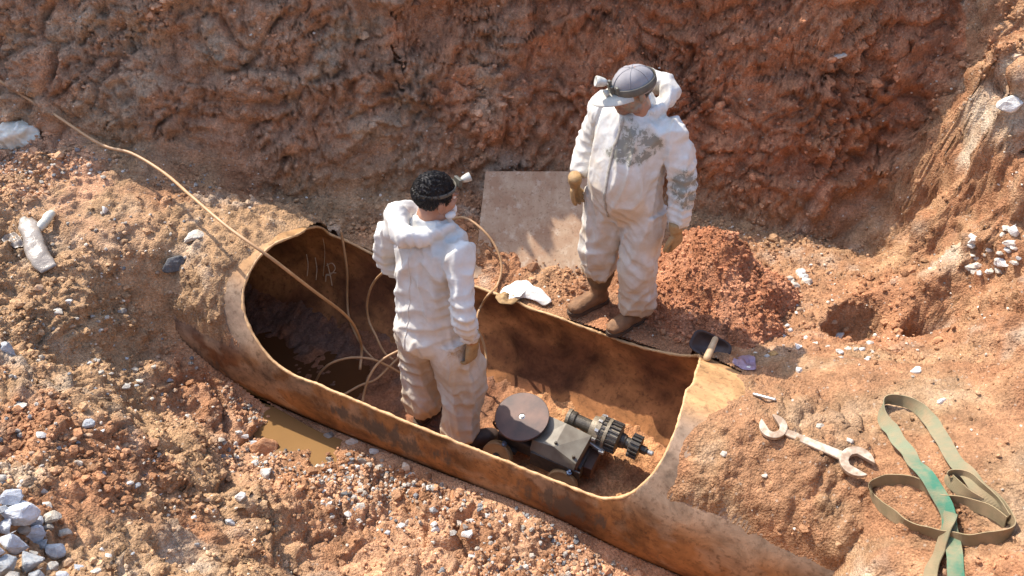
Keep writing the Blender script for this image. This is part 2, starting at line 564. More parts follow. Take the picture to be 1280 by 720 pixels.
# two scooped hollows in the right bank and the pale ledge
def bump_at(px, py, z, rx, ry, h, power=2.0, rot=0.0):
    global zg
    c = at_z(px, py, z)
    ca, sa = math.cos(rot), math.sin(rot)
    ux = ((X - c[0]) * ca + (Y - c[1]) * sa) / rx
    uy = (-(X - c[0]) * sa + (Y - c[1]) * ca) / ry
    r = (np.abs(ux) ** 2 + np.abs(uy) ** 2) ** 0.5
    zg = zg + h * np.exp(-r ** power)
bump_at(1074, 398, 0.24, 0.160, 0.13, -0.30, 6.0, 0.05)
bump_at(1164, 400, 0.36, 0.120, 0.10, -0.30, 5.0, 0.2)
bump_at(1120, 392, 0.32, 0.05, 0.12, 0.05, 2.0)
bump_at(1090, 365, 0.28, 0.22, 0.06, 0.06, 2.0)
bump_at(1170, 365, 0.38, 0.20, 0.07, 0.10, 2.0)
bump_at(1215, 150, 1.0, 0.22, 0.30, 0.10, 2.0)
# foreground: terraced bank with broken lips
def lip(pts, w, h, side=1):
    """a broken shelf edge following pixel points (px,py,z)"""
    global zg
    P = np.array([at_z(*q) for q in pts])
    best = np.full(len(X), 9.0); sgn = np.zeros(len(X)); tt = np.zeros(len(X))
    for a, b in zip(P[:-1], P[1:]):
        v = b[:2] - a[:2]; L = np.linalg.norm(v); v = v / L
        rx, ry = X - a[0], Y - a[1]
        s_ = np.clip(rx * v[0] + ry * v[1], 0, L)
        dx, dy = rx - s_ * v[0], ry - s_ * v[1]
        dd = np.hypot(dx, dy)
        m = dd < best
        best = np.where(m, dd, best)
        sgn = np.where(m, np.sign(v[0] * ry - v[1] * rx), sgn)
    sd = best * sgn * side + 0.05 * wob2
    zg = zg + h * np.where(sd < 0, np.exp(-(sd / w) ** 2) * sstep(0.0, -0.03, sd), 0)
wob2 = fbm(p2 * 2.2 + 9, 4)
lip([(20,445,0.62),(80,484,0.55),(150,525,0.45),(210,564,0.31),(262,604,0.14)], 0.20, 0.09)
lip([(110,560,0.62),(200,640,0.40),(290,705,0.2)], 0.16, 0.07)
lip([(250,610,0.14),(330,660,0.02),(420,720,-0.1)], 0.14, 0.06)

# ---- pipe footprint
S_ = X * AX[0] + Y * AX[1]
NR = X * NX[0] + Y * NX[1] - N0
inr = np.abs(NR) < RO
half = np.sqrt(np.clip(RO ** 2 - NR ** 2, 0, None))
ztop, zbot = Z0 + half, Z0 - half
pz = np.stack([S_, NR, np.zeros_like(S_)], 1)
nz1 = fbm(pz * 3.0 + 3, 4)
nz2 = billow(pz * 9.0 + 8, 3)
ang_ = np.degrees(np.arctan2(half, NR))
ztop = ztop - squash(ang_) * np.sin(np.radians(ang_))
ang_ = ang_ + 0                    # 0 far side .. 180 near side, upper half
edgeL = np.interp(ang_, *EDGE_L)
edgeR = np.interp(ang_, *EDGE_R)
bareL = np.interp(ang_, [0, 50, 66, 100, 125, 140, 180], [0.03, 0.03, 0.06, 0.06, 0.08, 0.11, 0.24]) + 0.06 * nz1
bareR = np.interp(ang_, [0, 48, 60, 85, 105, 125, 143, 180], [0.02, 0.02, 0.26, 0.28, 0.13, 0.08, 0.10, 0.22]) + 0.07 * nz1
crL = np.clip((edgeL - bareL - S_) / 0.10, -1, 1)
crR = np.clip((S_ - edgeR - bareR) / 0.10, -1, 1)
cr = np.where(S_ < -1.7, crL, crR)
crlow = (np.where(S_ < -1.7, 159, 150) + 7 * nz1 - ang_) / 9.0
cr = np.where((S_ > -3.72 + 0.12 * nz1) & (S_ < 0.62 + 0.15 * nz1), np.minimum(cr, np.clip(crlow, -1, 1)), cr)
thick = np.where(S_ < -1.7, 0.045 + 0.030 * nz2 + 0.024 * nz1 + 0.02 * sstep(0.3, 1.0, edgeL - S_), 0.032 + 0.022 * nz2 + 0.016 * nz1 + 0.02 * sstep(0.5, 1.2, S_ - edgeR))
zcrust = ztop + np.where(cr > 0, np.maximum(thick * cr, 0.004), 0.02 * cr)
opening = (S_ > edgeL) & (S_ < edgeR)
inspan = (S_ > -4.3) & (S_ < 1.3)
foot = inr & inspan
covered = foot & ~opening & (cr > -0.5)
zg = np.where(covered, np.maximum(zg, zcrust), zg)
bare = foot & ~covered
zg = np.where((S_ > -3.05) & (S_ < -0.7) & (NR > 0.5) & (NR < 0.70), np.minimum(zg, -0.003 + np.clip(NR - 0.556, 0, 1) * 0.5), zg)
hug = bare & ~opening & (NR >= 0.40)
zg = np.where(hug, np.maximum(zg, ztop - 0.005), zg)
hole = (bare & (np.abs(NR) < 0.40)) | (opening & (NR > 0) & (NR < np.where(S_ > -2.75, 0.537, 0.548)))
under = bare & (np.abs(NR) >= 0.40) & ~hole & ~hug & ~(opening & (NR > 0))
zg = np.where(under & (zg < ztop + 0.01), np.minimum(zg, zbot - 0.012), zg)
hole = hole & ((zg < ztop + 0.015) | (opening & (NR > 0)))
lowered = under & (zg <= zbot)

# ---- relief
GZ = zg.reshape(NYg, NXg)
dzx = np.gradient(GZ, GXL, axis=1).ravel(); dzy = np.gradient(GZ, GYL, axis=0).ravel()
nn = np.stack([-dzx, -dzy, np.ones_like(dzx)], 1)
nn[:, :2] = np.clip(nn[:, :2], -3, 3)
nn /= np.linalg.norm(nn, axis=1)[:, None]
p3 = np.stack([X, Y, zg], 1)
wallness = sstep(-0.05, 0.15, d) * (X < 2.6)
fore = sstep(2.75, 2.2, N0 + NR) * sstep(0.6, -0.3, X)
bank = sstep(2.0, 2.5, X + 0.25 * (zg - 0.3)) * (1 - wallness)
overp = (covered & foot)
warp = np.stack([perlin(p3 * 2.1), perlin(p3 * 2.1 + 50), perlin(p3 * 2.1 + 90)], 1)
pw = p3 + 0.10 * warp
b1 = fbm(pw * np.array([2.3, 2.3, 3.0]), 2)
b2 = billow(pw * 6.5 + 3, 2)
b3 = billow(pw * 16 + 7, 2)
b4 = perlin(p3 * 42 + 1)
b5 = perlin(p3 * 85 + 4)
f1, f2, cid = worley(pw * 7.5)
cl1 = np.clip(f2 - f1, 0, 0.6)
f1b, f2b, cidb = worley(p3 * 22 + 0.4 * warp)
cl2 = np.clip(f2b - f1b, 0, 0.7)
g1, g2, gid = worley(p3 * np.array([2.9, 2.9, 3.4]) + 0.5 * warp)
slab = (gid - 0.5) * sstep(0.0, 0.22, g2 - g1) - 0.35 * sstep(0.10, 0.0, g2 - g1)
h1_, h2_, hid = worley(p3 * np.array([6.3, 6.3, 7.0]) + 0.6 * warp + 3)
slab2 = (hid - 0.5) * sstep(0.0, 0.2, h2_ - h1_) - 0.3 * sstep(0.08, 0.0, h2_ - h1_)
amp_patch = 0.6 + 0.8 * sstep(-0.5, 0.6, fbm(p3 * 1.7 + 70, 3))
disp = 0.022 * b1 + amp_patch * (0.014 * b2 + 0.010 * b3 + 0.006 * b4 + 0.003 * b5 + 0.016 * (cl2 - 0.3))
disp_f = 0.065 * b1 + amp_patch * (0.026 * b2 + 0.015 * b3 + 0.006 * b4 + 0.003 * b5 + 0.035 * (cl1 - 0.25) + 0.018 * (cl2 - 0.3))
# raked grooves the digger left on the right bank
# shelves and slumps in the cut face
lz = zg + 0.22 * fbm(p3 * np.array([0.9, 0.9, 0.4]) + 15, 3)
ledge = (np.mod(lz / 0.46, 1.0) - 0.5) * sstep(-0.3, 0.35, fbm(p3 * 0.9 + 27, 2))
disp_w = 0.10 * b1 + amp_patch * (0.050 * b2 + 0.034 * b3 + 0.018 * b4 + 0.007 * b5 + 0.075 * (cl1 - 0.25) + 0.030 * (cl2 - 0.3)) + 0.09 * ledge
gro = np.sin((X * 0.82 + Y * 0.35 + 0.06 * warp[:, 0]) * 2 * math.pi / 0.16) * sstep(0.0, 0.5, fbm(p3 * 1.3 + 20, 2) + 0.25)
disp_b = 0.06 * b1 + amp_patch * (0.026 * b2 + 0.015 * b3 + 0.007 * b4 + 0.003 * b5 + 0.05 * (cl1 - 0.25) + 0.018 * (cl2 - 0.3)) + 0.022 * gro
# short tooth scars across the back face
sc = np.abs(np.sin((X * 1.0 + zg * 0.7 + 0.25 * warp[:, 1]) * 2 * math.pi / 0.075)) * sstep(0.10, 0.5, fbm(p3 * 1.6 + 33, 2)) * sstep(-2.6, -1.0, X)
disp_w = disp_w + 0.020 * sc
disp_f = disp_f + 0.13 * slab * sstep(-0.5, 0.3, fbm(p3 * 0.8 + 3, 2)) + 0.06 * slab2
disp_w = disp_w + 0.10 * slab + 0.05 * slab2
disp_b = disp_b + 0.05 * slab + 0.03 * slab2
leftish = sstep(-1.7, -2.3, X) * (1 - wallness)
disp = disp + leftish * (0.05 * slab + 0.035 * slab2 + 0.02 * b2)
disp = disp * (1 - wallness) * (1 - fore) * (1 - bank) + disp_w * wallness + disp_f * fore * (1 - wallness) + disp_b * bank
nearpipe = foot & (np.abs(NR) < 0.57) & (zg < 0.58) & (Y < yb + 0.05)
disp = np.where(nearpipe, np.clip(disp, -0.006, 0.02), disp)
disp = np.where(lowered | hole, 0, disp)
along = (S_ > -3.9) & (S_ < 0.6) & (cr < 0.2)
disp = np.where(along, disp * sstep(0.575, 0.66, np.abs(NR)) , disp)
far_out = (np.abs(X) > 3.6) | (Y > 6.5) | (Y < 1.2)
disp = np.where(far_out, disp * 0.6, disp)
PT = p3 + nn * disp[:, None]

# ---- colours of the soil itself
red = np.array([0.460, 0.200, 0.100]); dred = np.array([0.375, 0.155, 0.078]); brown = np.array([0.445, 0.245, 0.140])
grey = np.array([0.455, 0.305, 0.190]); tan = np.array([0.390, 0.238, 0.128]); pale = np.array([0.49, 0.385, 0.275]); orange = np.array([0.345, 0.165, 0.082])
def L(a, b, f):
    return a * (1 - f[:, None]) + b * f[:, None]
q1 = fbm(p3 * 1.1 + 11, 4); q2 = fbm(p3 * 3.1 + 21, 4); q3 = fbm(p3 * 9 + 5, 3)
q1r = perlin(p3 * 0.8 + 61)
n_ = len(X)
one = np.ones(n_)
ground = L(np.tile(tan, (n_, 1)), np.tile(orange, (n_, 1)), sstep(-0.3, 0.6, q1 + 0.4 * q2))
ground = L(ground, np.tile(pale, (n_, 1)), 0.6 * sstep(0.2, 0.8, q2 + 0.3 * q3))
redz = sstep(1.2, 0.2, np.hypot((X - 1.0) / 1.2, (Y - 3.9) / 0.7)) * 0.85
ground = L(ground, L(np.tile(red * 0.72, (n_, 1)), np.tile(orange, (n_, 1)), sstep(-0.2, 0.6, q2)), redz)
wallc = L(np.tile(red, (n_, 1)), np.tile(dred, (n_, 1)), sstep(-0.3, 0.5, q2 + 0.5 * q3))
wl = sstep(0.5, -0.7, X + 0.9 * q1 + 0.5 * (zg - 0.6))
wallc = L(wallc, L(np.tile(brown, (n_, 1)), np.tile(grey, (n_, 1)), sstep(-0.2, 0.6, q2)), np.clip(wl * 0.9 + 0.35 * sstep(0.2, 0.7, q1r), 0, 1))
wallc = L(wallc, np.tile(red, (n_, 1)), 0.8 * sstep(0.25, 0.7, fbm(p3 * 1.5 + 91, 3)))
wallc = L(wallc, np.tile(orange, (n_, 1)), 0.6 * sstep(0.4, 0.9, fbm(p3 * 2.2 + 131, 3)))
forec = L(np.tile(tan, (n_, 1)), np.tile(orange, (n_, 1)), sstep(-0.1, 0.6, q1 + 0.5 * q2) * 0.9)
forec = L(forec, np.tile(pale, (n_, 1)), 0.7 * sstep(0.1, 0.7, fbm(p3 * 2.6 + 44, 4)))
leftc = L(np.tile(brown * 1.15, (n_, 1)), np.tile(tan * 0.95, (n_, 1)), sstep(-0.4, 0.5, q2 + 0.5 * q1))
bankc = L(np.tile(orange, (n_, 1)), np.tile(pale, (n_, 1)), sstep(-0.1, 0.6, q2 + 0.6 * q1r))
bankc = L(bankc, np.tile(tan, (n_, 1)), 0.5 * sstep(-0.3, 0.3, q3))
left = sstep(-1.9, -2.4, X) * sstep(2.2, 2.7, N0 + NR)
col = L(ground, leftc, left)
col = L(col, forec, fore)
trench = sstep(0.05, -0.2, zg) * sstep(-0.42, -0.52, NR)
col = L(col, L(np.tile(brown * 1.1, (n_, 1)), np.tile(orange, (n_, 1)), sstep(-0.2, 0.5, q2)), 0.75 * trench)
ovr = np.where(overp & (S_ > -1.7), 0.7, 0.0)
col = L(col, L(np.tile(orange * 0.86, (n_, 1)), np.tile(tan * 0.8, (n_, 1)), sstep(-0.3, 0.4, q2)), ovr)
col = L(col, bankc, bank)
col = L(col, wallc, wallness)
# noise tone painted into the soil, standing in for crevice shade
col = col * (0.93 + 0.14 * np.clip(q3, -1, 1))[:, None]

# ---- faces
ii = np.arange(NYg * NXg).reshape(NYg, NXg)
Fq = np.stack([ii[:-1, :-1].ravel(), ii[:-1, 1:].ravel(), ii[1:, 1:].ravel(), ii[1:, :-1].ravel()], 1)
fz = zg[Fq]
ffoot = foot[Fq].any(1)
kill = hole[Fq].any(1) | (ffoot & (fz.max(1) - fz.min(1) > 0.06) & (np.abs(NR[Fq]).min(1) < 0.558) & (lowered | hole)[Fq].any(1))
Fk = Fq[~kill]
used = np.zeros(n_, bool); used[Fk.ravel()] = True
remap = np.cumsum(used) - 1
PTu, COLu = PT[used], np.clip(col[used], 0.01, 0.9)
Fk = remap[Fk]
M_SOIL = earth_mat('soil')
me = mesh_np('ground', PTu, Fk)
set_tint(me, COLu)
ground_o = tag(link('ground', me, M_SOIL), kind='structure')
BVH = BVHTree.FromPolygons([Vector(v) for v in PTu], [tuple(q) for q in Fk.tolist()])
def on_ground(px, py, lift=0.0):
    """the spot of the ground seen at a pixel of the photograph"""
    dd = Vector(ray(px, py)).normalized()
    h = BVH.ray_cast(Vector(CC), dd)
    if h[0] is None:
        return Vector(at_z(px, py, 0)), Vector((0, 0, 1))
    return h[0] + Vector((0, 0, lift)), h[1]
def ground_z(x, y):
    h = BVH.ray_cast(Vector((x, y, 6)), Vector((0, 0, -1)))
    return h[0].z if h[0] else 0.0

# loose backfill behind the far wall of the pipe, under the trodden soil
sl_ = np.arange(-3.62, 0.35, 0.03)
vs_, nb_ = [], 7
for s_ in sl_:
    p_ = W(s_, 0.80, 0)
    z1 = min(ground_z(p_[0], p_[1]) - 0.035, 0.16)
    for k in range(nb_):
        t_ = k / (nb_ - 1)
        vs_.append(W(s_, 0.80 + (0.568 - 0.80) * t_, z1 + (-0.045 - z1) * t_))
vs_ = np.array(vs_)
vs_[:, 2] += 0.006 * perlin(vs_ * 22)
g_i = np.arange(len(vs_)).reshape(len(sl_), nb_)
me = mesh_np('backfill', vs_, np.stack([g_i[:-1, :-1].ravel(), g_i[:-1, 1:].ravel(), g_i[1:, 1:].ravel(), g_i[1:, :-1].ravel()], 1))
set_tint(me, np.tile(red, (len(vs_), 1)))
tag(link('backfill', me, M_SOIL), kind='structure')

# ================================================================== STEEL PIPE
M_PIPE = None
def pipe_mat():
    m, nt, b = new_mat('rusty_steel')
    co = tex_coord(nt)
    mp = nd(nt, 'ShaderNodeMapping'); mp.inputs['Rotation'].default_value = (0, 0, PA); nt.links.new(co, mp.inputs[0])
    co2 = nd(nt, 'ShaderNodeMapping'); co2.inputs['Scale'].default_value = (1.0, 1.0, 3.0); nt.links.new(mp.outputs[0], co2.inputs[0])
    base = attr(nt, 'tint')
    n1 = noise_tex(nt, mp.outputs[0], 5, 7, 0.7, 0.4)
    n2 = noise_tex(nt, mp.outputs[0], 32, 5, 0.7)
    v = ramp(nt, n1, [(0.32, 0.38), (0.52, 0.95), (0.72, 1.45)])
    c = mixc(nt, 1.0, base, v, 'MULTIPLY')
    dark = ramp(nt, n2, [(0.52, 0.0), (0.68, 1.0)])
    dk = nd(nt, 'ShaderNodeMath', _operation='MULTIPLY'); nt.links.new(dark, dk.inputs[0]); dk.inputs[1].default_value = 0.6
    c = mixc(nt, dk.outputs[0], c, (0.06, 0.026, 0.012))
    # remains of the black coating: streaks hanging round the belly
    co3 = nd(nt, 'ShaderNodeMapping'); co3.inputs['Scale'].default_value = (17, 17, 5.0); nt.links.new(mp.outputs[0], co3.inputs[0])
    st = noise_tex(nt, co3.outputs[0], 1.0, 5, 0.7)
    coat = attr(nt, 'coat', 'Fac')
    s2 = nd(nt, 'ShaderNodeMath', _operation='ADD'); nt.links.new(st, s2.inputs[0]); nt.links.new(coat, s2.inputs[1])
    cf = span(nt, s2.outputs[0], 0.80, 0.98)
    cm = nd(nt, 'ShaderNodeMath', _operation='MULTIPLY'); nt.links.new(cf, cm.inputs[0]); cm.inputs[1].default_value = 0.85
    c = mixc(nt, cm.outputs[0], c, (0.085, 0.066, 0.050))
    nt.links.new(c, b.inputs['Base Color'])
    b.inputs['Roughness'].default_value = 0.72
    b.inputs['Specular IOR Level'].default_value = 0.25
    nrm = bump(nt, n2, 0.35, 0.004)
    nrm = bump(nt, n1, 0.35, 0.012, nrm)
    nt.links.new(nrm, b.inputs['Normal'])
    return m
M_PIPE = pipe_mat()
LPm = LP.copy(); LPm[:, 1] *= RO                          # metres round the wall
def in_loop(s, w):
    c = np.zeros(len(s), bool)
    x, y = LPm[:, 0], LPm[:, 1]
    for i in range(len(LPm) - 1):
        x0, y0, x1, y1 = x[i], y[i], x[i + 1], y[i + 1]
        if y0 == y1:
            continue
        m = ((y0 > w) != (y1 > w)) & (s < (x1 - x0) * (w - y0) / (y1 - y0) + x0)
        c ^= m
    return c
NT = 288
ss = np.concatenate([np.arange(-4.6, -3.3, 0.05), np.arange(-3.3, -0.3, 0.0125), np.arange(-0.3, 1.6, 0.05)])
th = np.linspace(R(-90), R(270), NT, endpoint=False)
sg, tg = np.meshgrid(ss, th, indexing='ij')
s0, w0 = sg.ravel().copy(), (tg.ravel() * RO).copy()
inside = in_loop(s0, w0)
gi = np.arange(len(s0)).reshape(len(ss), NT)
a_ = gi[:-1, :]; b_ = gi[1:, :]
Fp = np.stack([a_.ravel(), b_.ravel(), np.roll(b_, -1, 1).ravel(), np.roll(a_, -1, 1).ravel()], 1)
Fp = Fp[~inside[Fp].all(1)]
# pull vertices inside the cut onto the cut line
usedp = np.zeros(len(s0), bool); usedp[Fp.ravel()] = True
mv = np.where(usedp & inside)[0]
# also snap the faces' outer boundary: nearest point on the cut
A0, A1 = LPm[:-1], LPm[1:]
for i in mv:
    q = np.array([s0[i], w0[i]])
    v = A1 - A0
    tt_ = np.clip(((q - A0) * v).sum(1) / ((v * v).sum(1) + 1e-12), 0, 1)
    c = A0 + v * tt_[:, None]
    j = np.argmin(((c - q) ** 2).sum(1))
    s0[i], w0[i] = c[j]
remp = np.cumsum(usedp) - 1
Fp = remp[Fp]
s0, w0 = s0[usedp], w0[usedp]
tp = w0 / RO
wav = perlin(np.stack([s0 * 2.2, np.cos(tp) * 1.2, np.sin(tp) * 1.2], 1)) * 0.004
sag = squash(np.degrees(tp))
def cyl(r):
    r = r - sag
    return AX[None] * s0[:, None] + NX[None] * (N0 + (r + wav) * np.cos(tp))[:, None] + np.array([[0, 0, 1.0]]) * (Z0 + (r + wav) * np.sin(tp))[:, None]
Vo, Vi = cyl(RO), cyl(RI)
nv = len(s0)
cnt = {}
for f in Fp.tolist():
    for k in range(4):
        e = (f[k], f[(k + 1) % 4])
        cnt[e] = cnt.get(e, 0) + 1
bedge = [e for e in cnt if (e[1], e[0]) not in cnt]
rimf = np.array([(e[1], e[0], e[0] + nv, e[1] + nv) for e in bedge])
FA = np.vstack([Fp, Fp[:, ::-1] + nv, rimf])
# flip: outer faces must look outward
me = mesh_np('pipe_wall', np.vstack([Vo, Vi]), FA[:, ::-1] if False else FA)
deg = np.degrees(tp)
nzp = fbm(np.stack([s0 * 2.0, np.cos(tp) * 1.5, np.sin(tp) * 1.5], 1) + 3, 4)
rust = np.array([0.31, 0.138, 0.048]); rustd = np.array([0.17, 0.065, 0.025]); cream = np.array([0.50, 0.285, 0.125]); steel = np.array([0.25, 0.19, 0.14])
co_ = L(np.tile(rust, (nv, 1)), np.tile(rustd, (nv, 1)), sstep(-0.1, 0.7, nzp))
co_ = L(co_, np.tile(np.array([0.36, 0.225, 0.13]), (nv, 1)), 0.75 * sstep(0.05, 0.45, fbm(np.stack([s0 * 5.0, np.cos(tp) * 3.5, np.sin(tp) * 3.5], 1) + 30, 5)))
topr = sstep(-0.95, -0.6, s0) * sstep(128, 100, deg) * (deg > 0)
co_ = L(co_, np.tile(cream, (nv, 1)), topr * 0.85)
co_ = L(co_, np.tile(steel, (nv, 1)), 0.8 * sstep(-0.75, -0.6, s0) * sstep(100, 118, deg) * sstep(172, 150, deg))
co_ = L(co_, np.tile(steel * 1.1, (nv, 1)), 0.7 * sstep(-2.75, -2.95, s0) * sstep(110, 130, deg) * sstep(172, 155, deg))
lcr = sstep(-2.8, -2.9, s0) * sstep(135, 110, deg) * (deg > 0)
co_ = L(co_, np.tile(cream * 0.95, (nv, 1)), lcr * 0.7)
inr_ = L(np.tile(np.array([0.40, 0.175, 0.065]), (nv, 1)), np.tile(np.array([0.15, 0.058, 0.025]), (nv, 1)), sstep(-0.4, 0.5, nzp))
lowf = np.clip(0.62 + 0.9 * fbm(np.stack([s0 * 1.3, np.cos(tp), np.sin(tp)], 1) + 12, 3), 0.05, 1.4)
coat = lowf * 0.53 * np.exp(-((deg - 182) / 13.0) ** 2) + 0.12 * np.exp(-((deg - 150) / 22.0) ** 2) - 0.02
set_tint(me, np.vstack([co_, inr_]))
set_val(me, np.concatenate([coat, np.full(nv, -0.4)]), 'coat')
pipe = empty('steel_pipe', W(-1.7, 0, Z0 - RO), 0, 'large rusty steel pipe in the pit, its top cut open lengthwise', 'pipe')
bpy.context.view_layer.update()
def pl(o):                                                     # parent without moving
    o.parent = pipe
    o.matrix_parent_inverse = Matrix.Translation(-pipe.location)
    return o
pl(link('pipe_wall', me, M_PIPE))
# bright torch-cut edge round the opening
M_EDGE = simple_mat('cut_edge', (0.62, 0.40, 0.20), (0.40, 0.22, 0.09), 30, 0.6, 0.0, 0.4, 0.003)
eb = []
eo = {}
rv = []; rf = []
for e in bedge:
    if not (-4.4 < s0[e[0]] < 1.4):
        continue
    for i in e:
        if i not in eo:
            eo[i] = len(rv) // 1
            c0 = Vector(Vo[i]); c1 = Vector(Vi[i]); dn_ = (c0 - c1).normalized()
            rv.append(c0 + dn_ * 0.002); rv.append(c1 - dn_ * 0.002)
            # lip offset toward the opening
bed = [e for e in bedge if -4.4 < s0[e[0]] < 1.4]
nbrs = {}
for a, b in bed:
    nbrs.setdefault(a, []).append(b); nbrs.setdefault(b, []).append(a)
start = bed[0][0]; chain = [start]; prev = None; cur = start
while True:
    nx_ = [q for q in nbrs[cur] if q != prev]
    if not nx_ or nx_[0] == start:
        break
    prev, cur = cur, nx_[0]
    chain.append(cur)
    if len(chain) > 5000:
        break
mid = (Vo[chain] + Vi[chain]) / 2
keep = [0]
for i in range(1, len(mid)):
    if np.linalg.norm(mid[i] - mid[keep[-1]]) > 0.012:
        keep.append(i)
mid = mid[keep]
for _ in range(2):
    mid = 0.5 * mid + 0.25 * (np.roll(mid, 1, 0) + np.roll(mid, -1, 0))
mid = np.vstack([mid, mid[:1]])
mb = MB(); jit = 1 + 0.35 * perlin(mid * 30) + 0.25 * perlin(mid * 75)
mb.loft(mid, 0.0085 * jit, (0, 0, 1), 8, 1, cap=False)
pl(mb.build('cut_edge', M_EDGE))
# spiral weld bead inside the left mouth
M_WELD = simple_mat('weld_bead', (0.30, 0.17, 0.08), (0.16, 0.08, 0.04), 40, 0.6)
tw = np.linspace(R(190), R(330), 40)
mb = MB()
mb.loft([W(-3.25 - 0.35 * (a - R(190)), (RI - 0.002) * math.cos(a), Z0 + (RI - 0.002) * math.sin(a)) for a in tw], np.full(40, 0.010), (0, 0, 1), 8, 1)
pl(mb.build('weld_seam', M_WELD))
# chalk strokes on the far wall inside: two uprights and a crossed mark
M_CHALK = simple_mat('chalk', (0.62, 0.52, 0.38), (0.40, 0.28, 0.17), 60, 0.9, 0, 0)
mb = MB()
def chalk(pts, w=0.0035):
    P = []
    for x, y in pts:
        s, a = pipe_hit(x, y, RI - 0.003, True)
        P.append(W(s, (RI - 0.003) * math.cos(a), Z0 + (RI - 0.003) * math.sin(a)))
    mb.loft(P, np.full(len(P), w), (0, 0, 1), 6, 4)
chalk([(383,318),(385,330),(384,345)]); chalk([(394,322),(396,336),(395,350)])
chalk([(402,295),(406,315),(404,345)], 0.002)
chalk([(408,332),(415,329),(419,336),(412,344),(408,343),(407,352)])
chalk([(409,329),(413,345),(415,357)]); chalk([(408,345),(414,341),(420,341)])
pl(mb.build('chalk_mark', M_CHALK))

# ---------------------------------------------------------------- mud and water on the pipe floor
def sheet(name, s_a, s_b, n_a, n_b, zf, step, mat, colf, kind='structure'):
    sl = np.arange(s_a, s_b, step); nl = np.arange(n_a, n_b, step)
    a, b = np.meshgrid(sl, nl, indexing='ij')
    a, b = a.ravel(), b.ravel()
    z = zf(a, b)
    V = AX[None] * a[:, None] + NX[None] * (N0 + b)[:, None] + np.array([[0, 0, 1.0]]) * z[:, None]
    g = np.arange(len(a)).reshape(len(sl), len(nl))
    F = np.stack([g[:-1, :-1].ravel(), g[1:, :-1].ravel(), g[1:, 1:].ravel(), g[:-1, 1:].ravel()], 1)
    me = mesh_np(name, V, F)
    set_tint(me, colf(a, b, V))
    return tag(link(name, me, mat), kind=kind), V, F
def mud_z(a, b):
    p = np.stack([a, b, 0 * a], 1)
    z = -0.595 + 0.035 * fbm(p * 2.5 + 6, 3) + 0.018 * billow(p * 11, 3) + 0.008 * perlin(p * 45) + 0.05 * sstep(0.15, 0.4, np.abs(b))
    z = z - 0.075 * sstep(-2.35, -2.75, a) * sstep(0.4, 0.0, np.abs(b + 0.05))
    return z
def mud_c(a, b, V):
    q = fbm(V * 4 + 3, 4)
    dry = L(np.tile(np.array([0.52, 0.27, 0.125]), (len(a), 1)), np.tile(np.array([0.36, 0.17, 0.08]), (len(a), 1)), sstep(-0.3, 0.5, q))
    wet = L(np.tile(np.array([0.24, 0.105, 0.055]), (len(a), 1)), np.tile(np.array([0.155, 0.085, 0.058]), (len(a), 1)), sstep(-0.1, 0.5, q))
    return L(dry, wet, sstep(-1.45, -1.85, a + 0.25 * q))
M_MUD = earth_mat('pipe_mud', 0.9, 0.12, 0.7, False)
mud_o, MV, MF = sheet('mud_floor', -4.4, 0.2, -0.41, 0.41, mud_z, 0.0125, M_MUD, mud_c)
BVM = BVHTree.FromPolygons([Vector(v) for v in MV], [tuple(q) for q in MF.tolist()])
def mud_at(x, y):
    h = BVM.ray_cast(Vector((x, y, 2)), Vector((0, 0, -1)))
    return h[0].z if h[0] else -0.6
def water_mat(name, c):
    m, nt, b = new_mat(name)
    co = tex_coord(nt)
    f = noise_tex(nt, co, 3, 3)
    nt.links.new(mixc(nt, f, c, tuple(x * 0.7 for x in c)), b.inputs['Base Color'])
    b.inputs['Roughness'].default_value = 0.08
    b.inputs['IOR'].default_value = 1.33
    nt.links.new(bump(nt, noise_tex(nt, co, 14, 2), 0.06, 0.01), b.inputs['Normal'])
    return m
M_WATER = water_mat('muddy_water', (0.25, 0.14, 0.055))
M_WATER2 = water_mat('dark_water', (0.11, 0.045, 0.018))
def puddle(name, pts, z, mat):
    P = [at_z(x, y, z) for x, y in pts]
    P = catmull(np.vstack([P, P[:1]]), 5)[:-1]
    me = bpy.data.meshes.new(name)
    me.from_pydata([tuple(p) for p in P] + [(p[0], p[1], z - 0.02) for p in P], [],
                   [tuple(range(len(P)))] + [(i, i + len(P), (i + 1) % len(P) + len(P), (i + 1) % len(P)) for i in range(len(P))])
    me.update()
    return tag(link(name, me, mat), kind='structure')
puddle('puddle', [(318,500),(345,510),(400,540),(445,556),(452,572),(425,584),(395,592),(360,578),(330,556),(305,528)], -0.385, M_WATER)
sl_ = [W(s, n, -0.645) for s, n in ((-4.3,-0.2),(-4.3,0.2),(-3.4,0.24),(-2.7,0.2),(-2.45,0.05),(-2.6,-0.14),(-3.2,-0.22))]
P = catmull(np.vstack([sl_, sl_[:1]]), 5)[:-1]
me = bpy.data.meshes.new('pipe_water'); me.from_pydata([tuple(p) for p in P], [], [tuple(range(len(P)))]); me.update()
tag(link('pipe_water', me, M_WATER2), kind='structure')

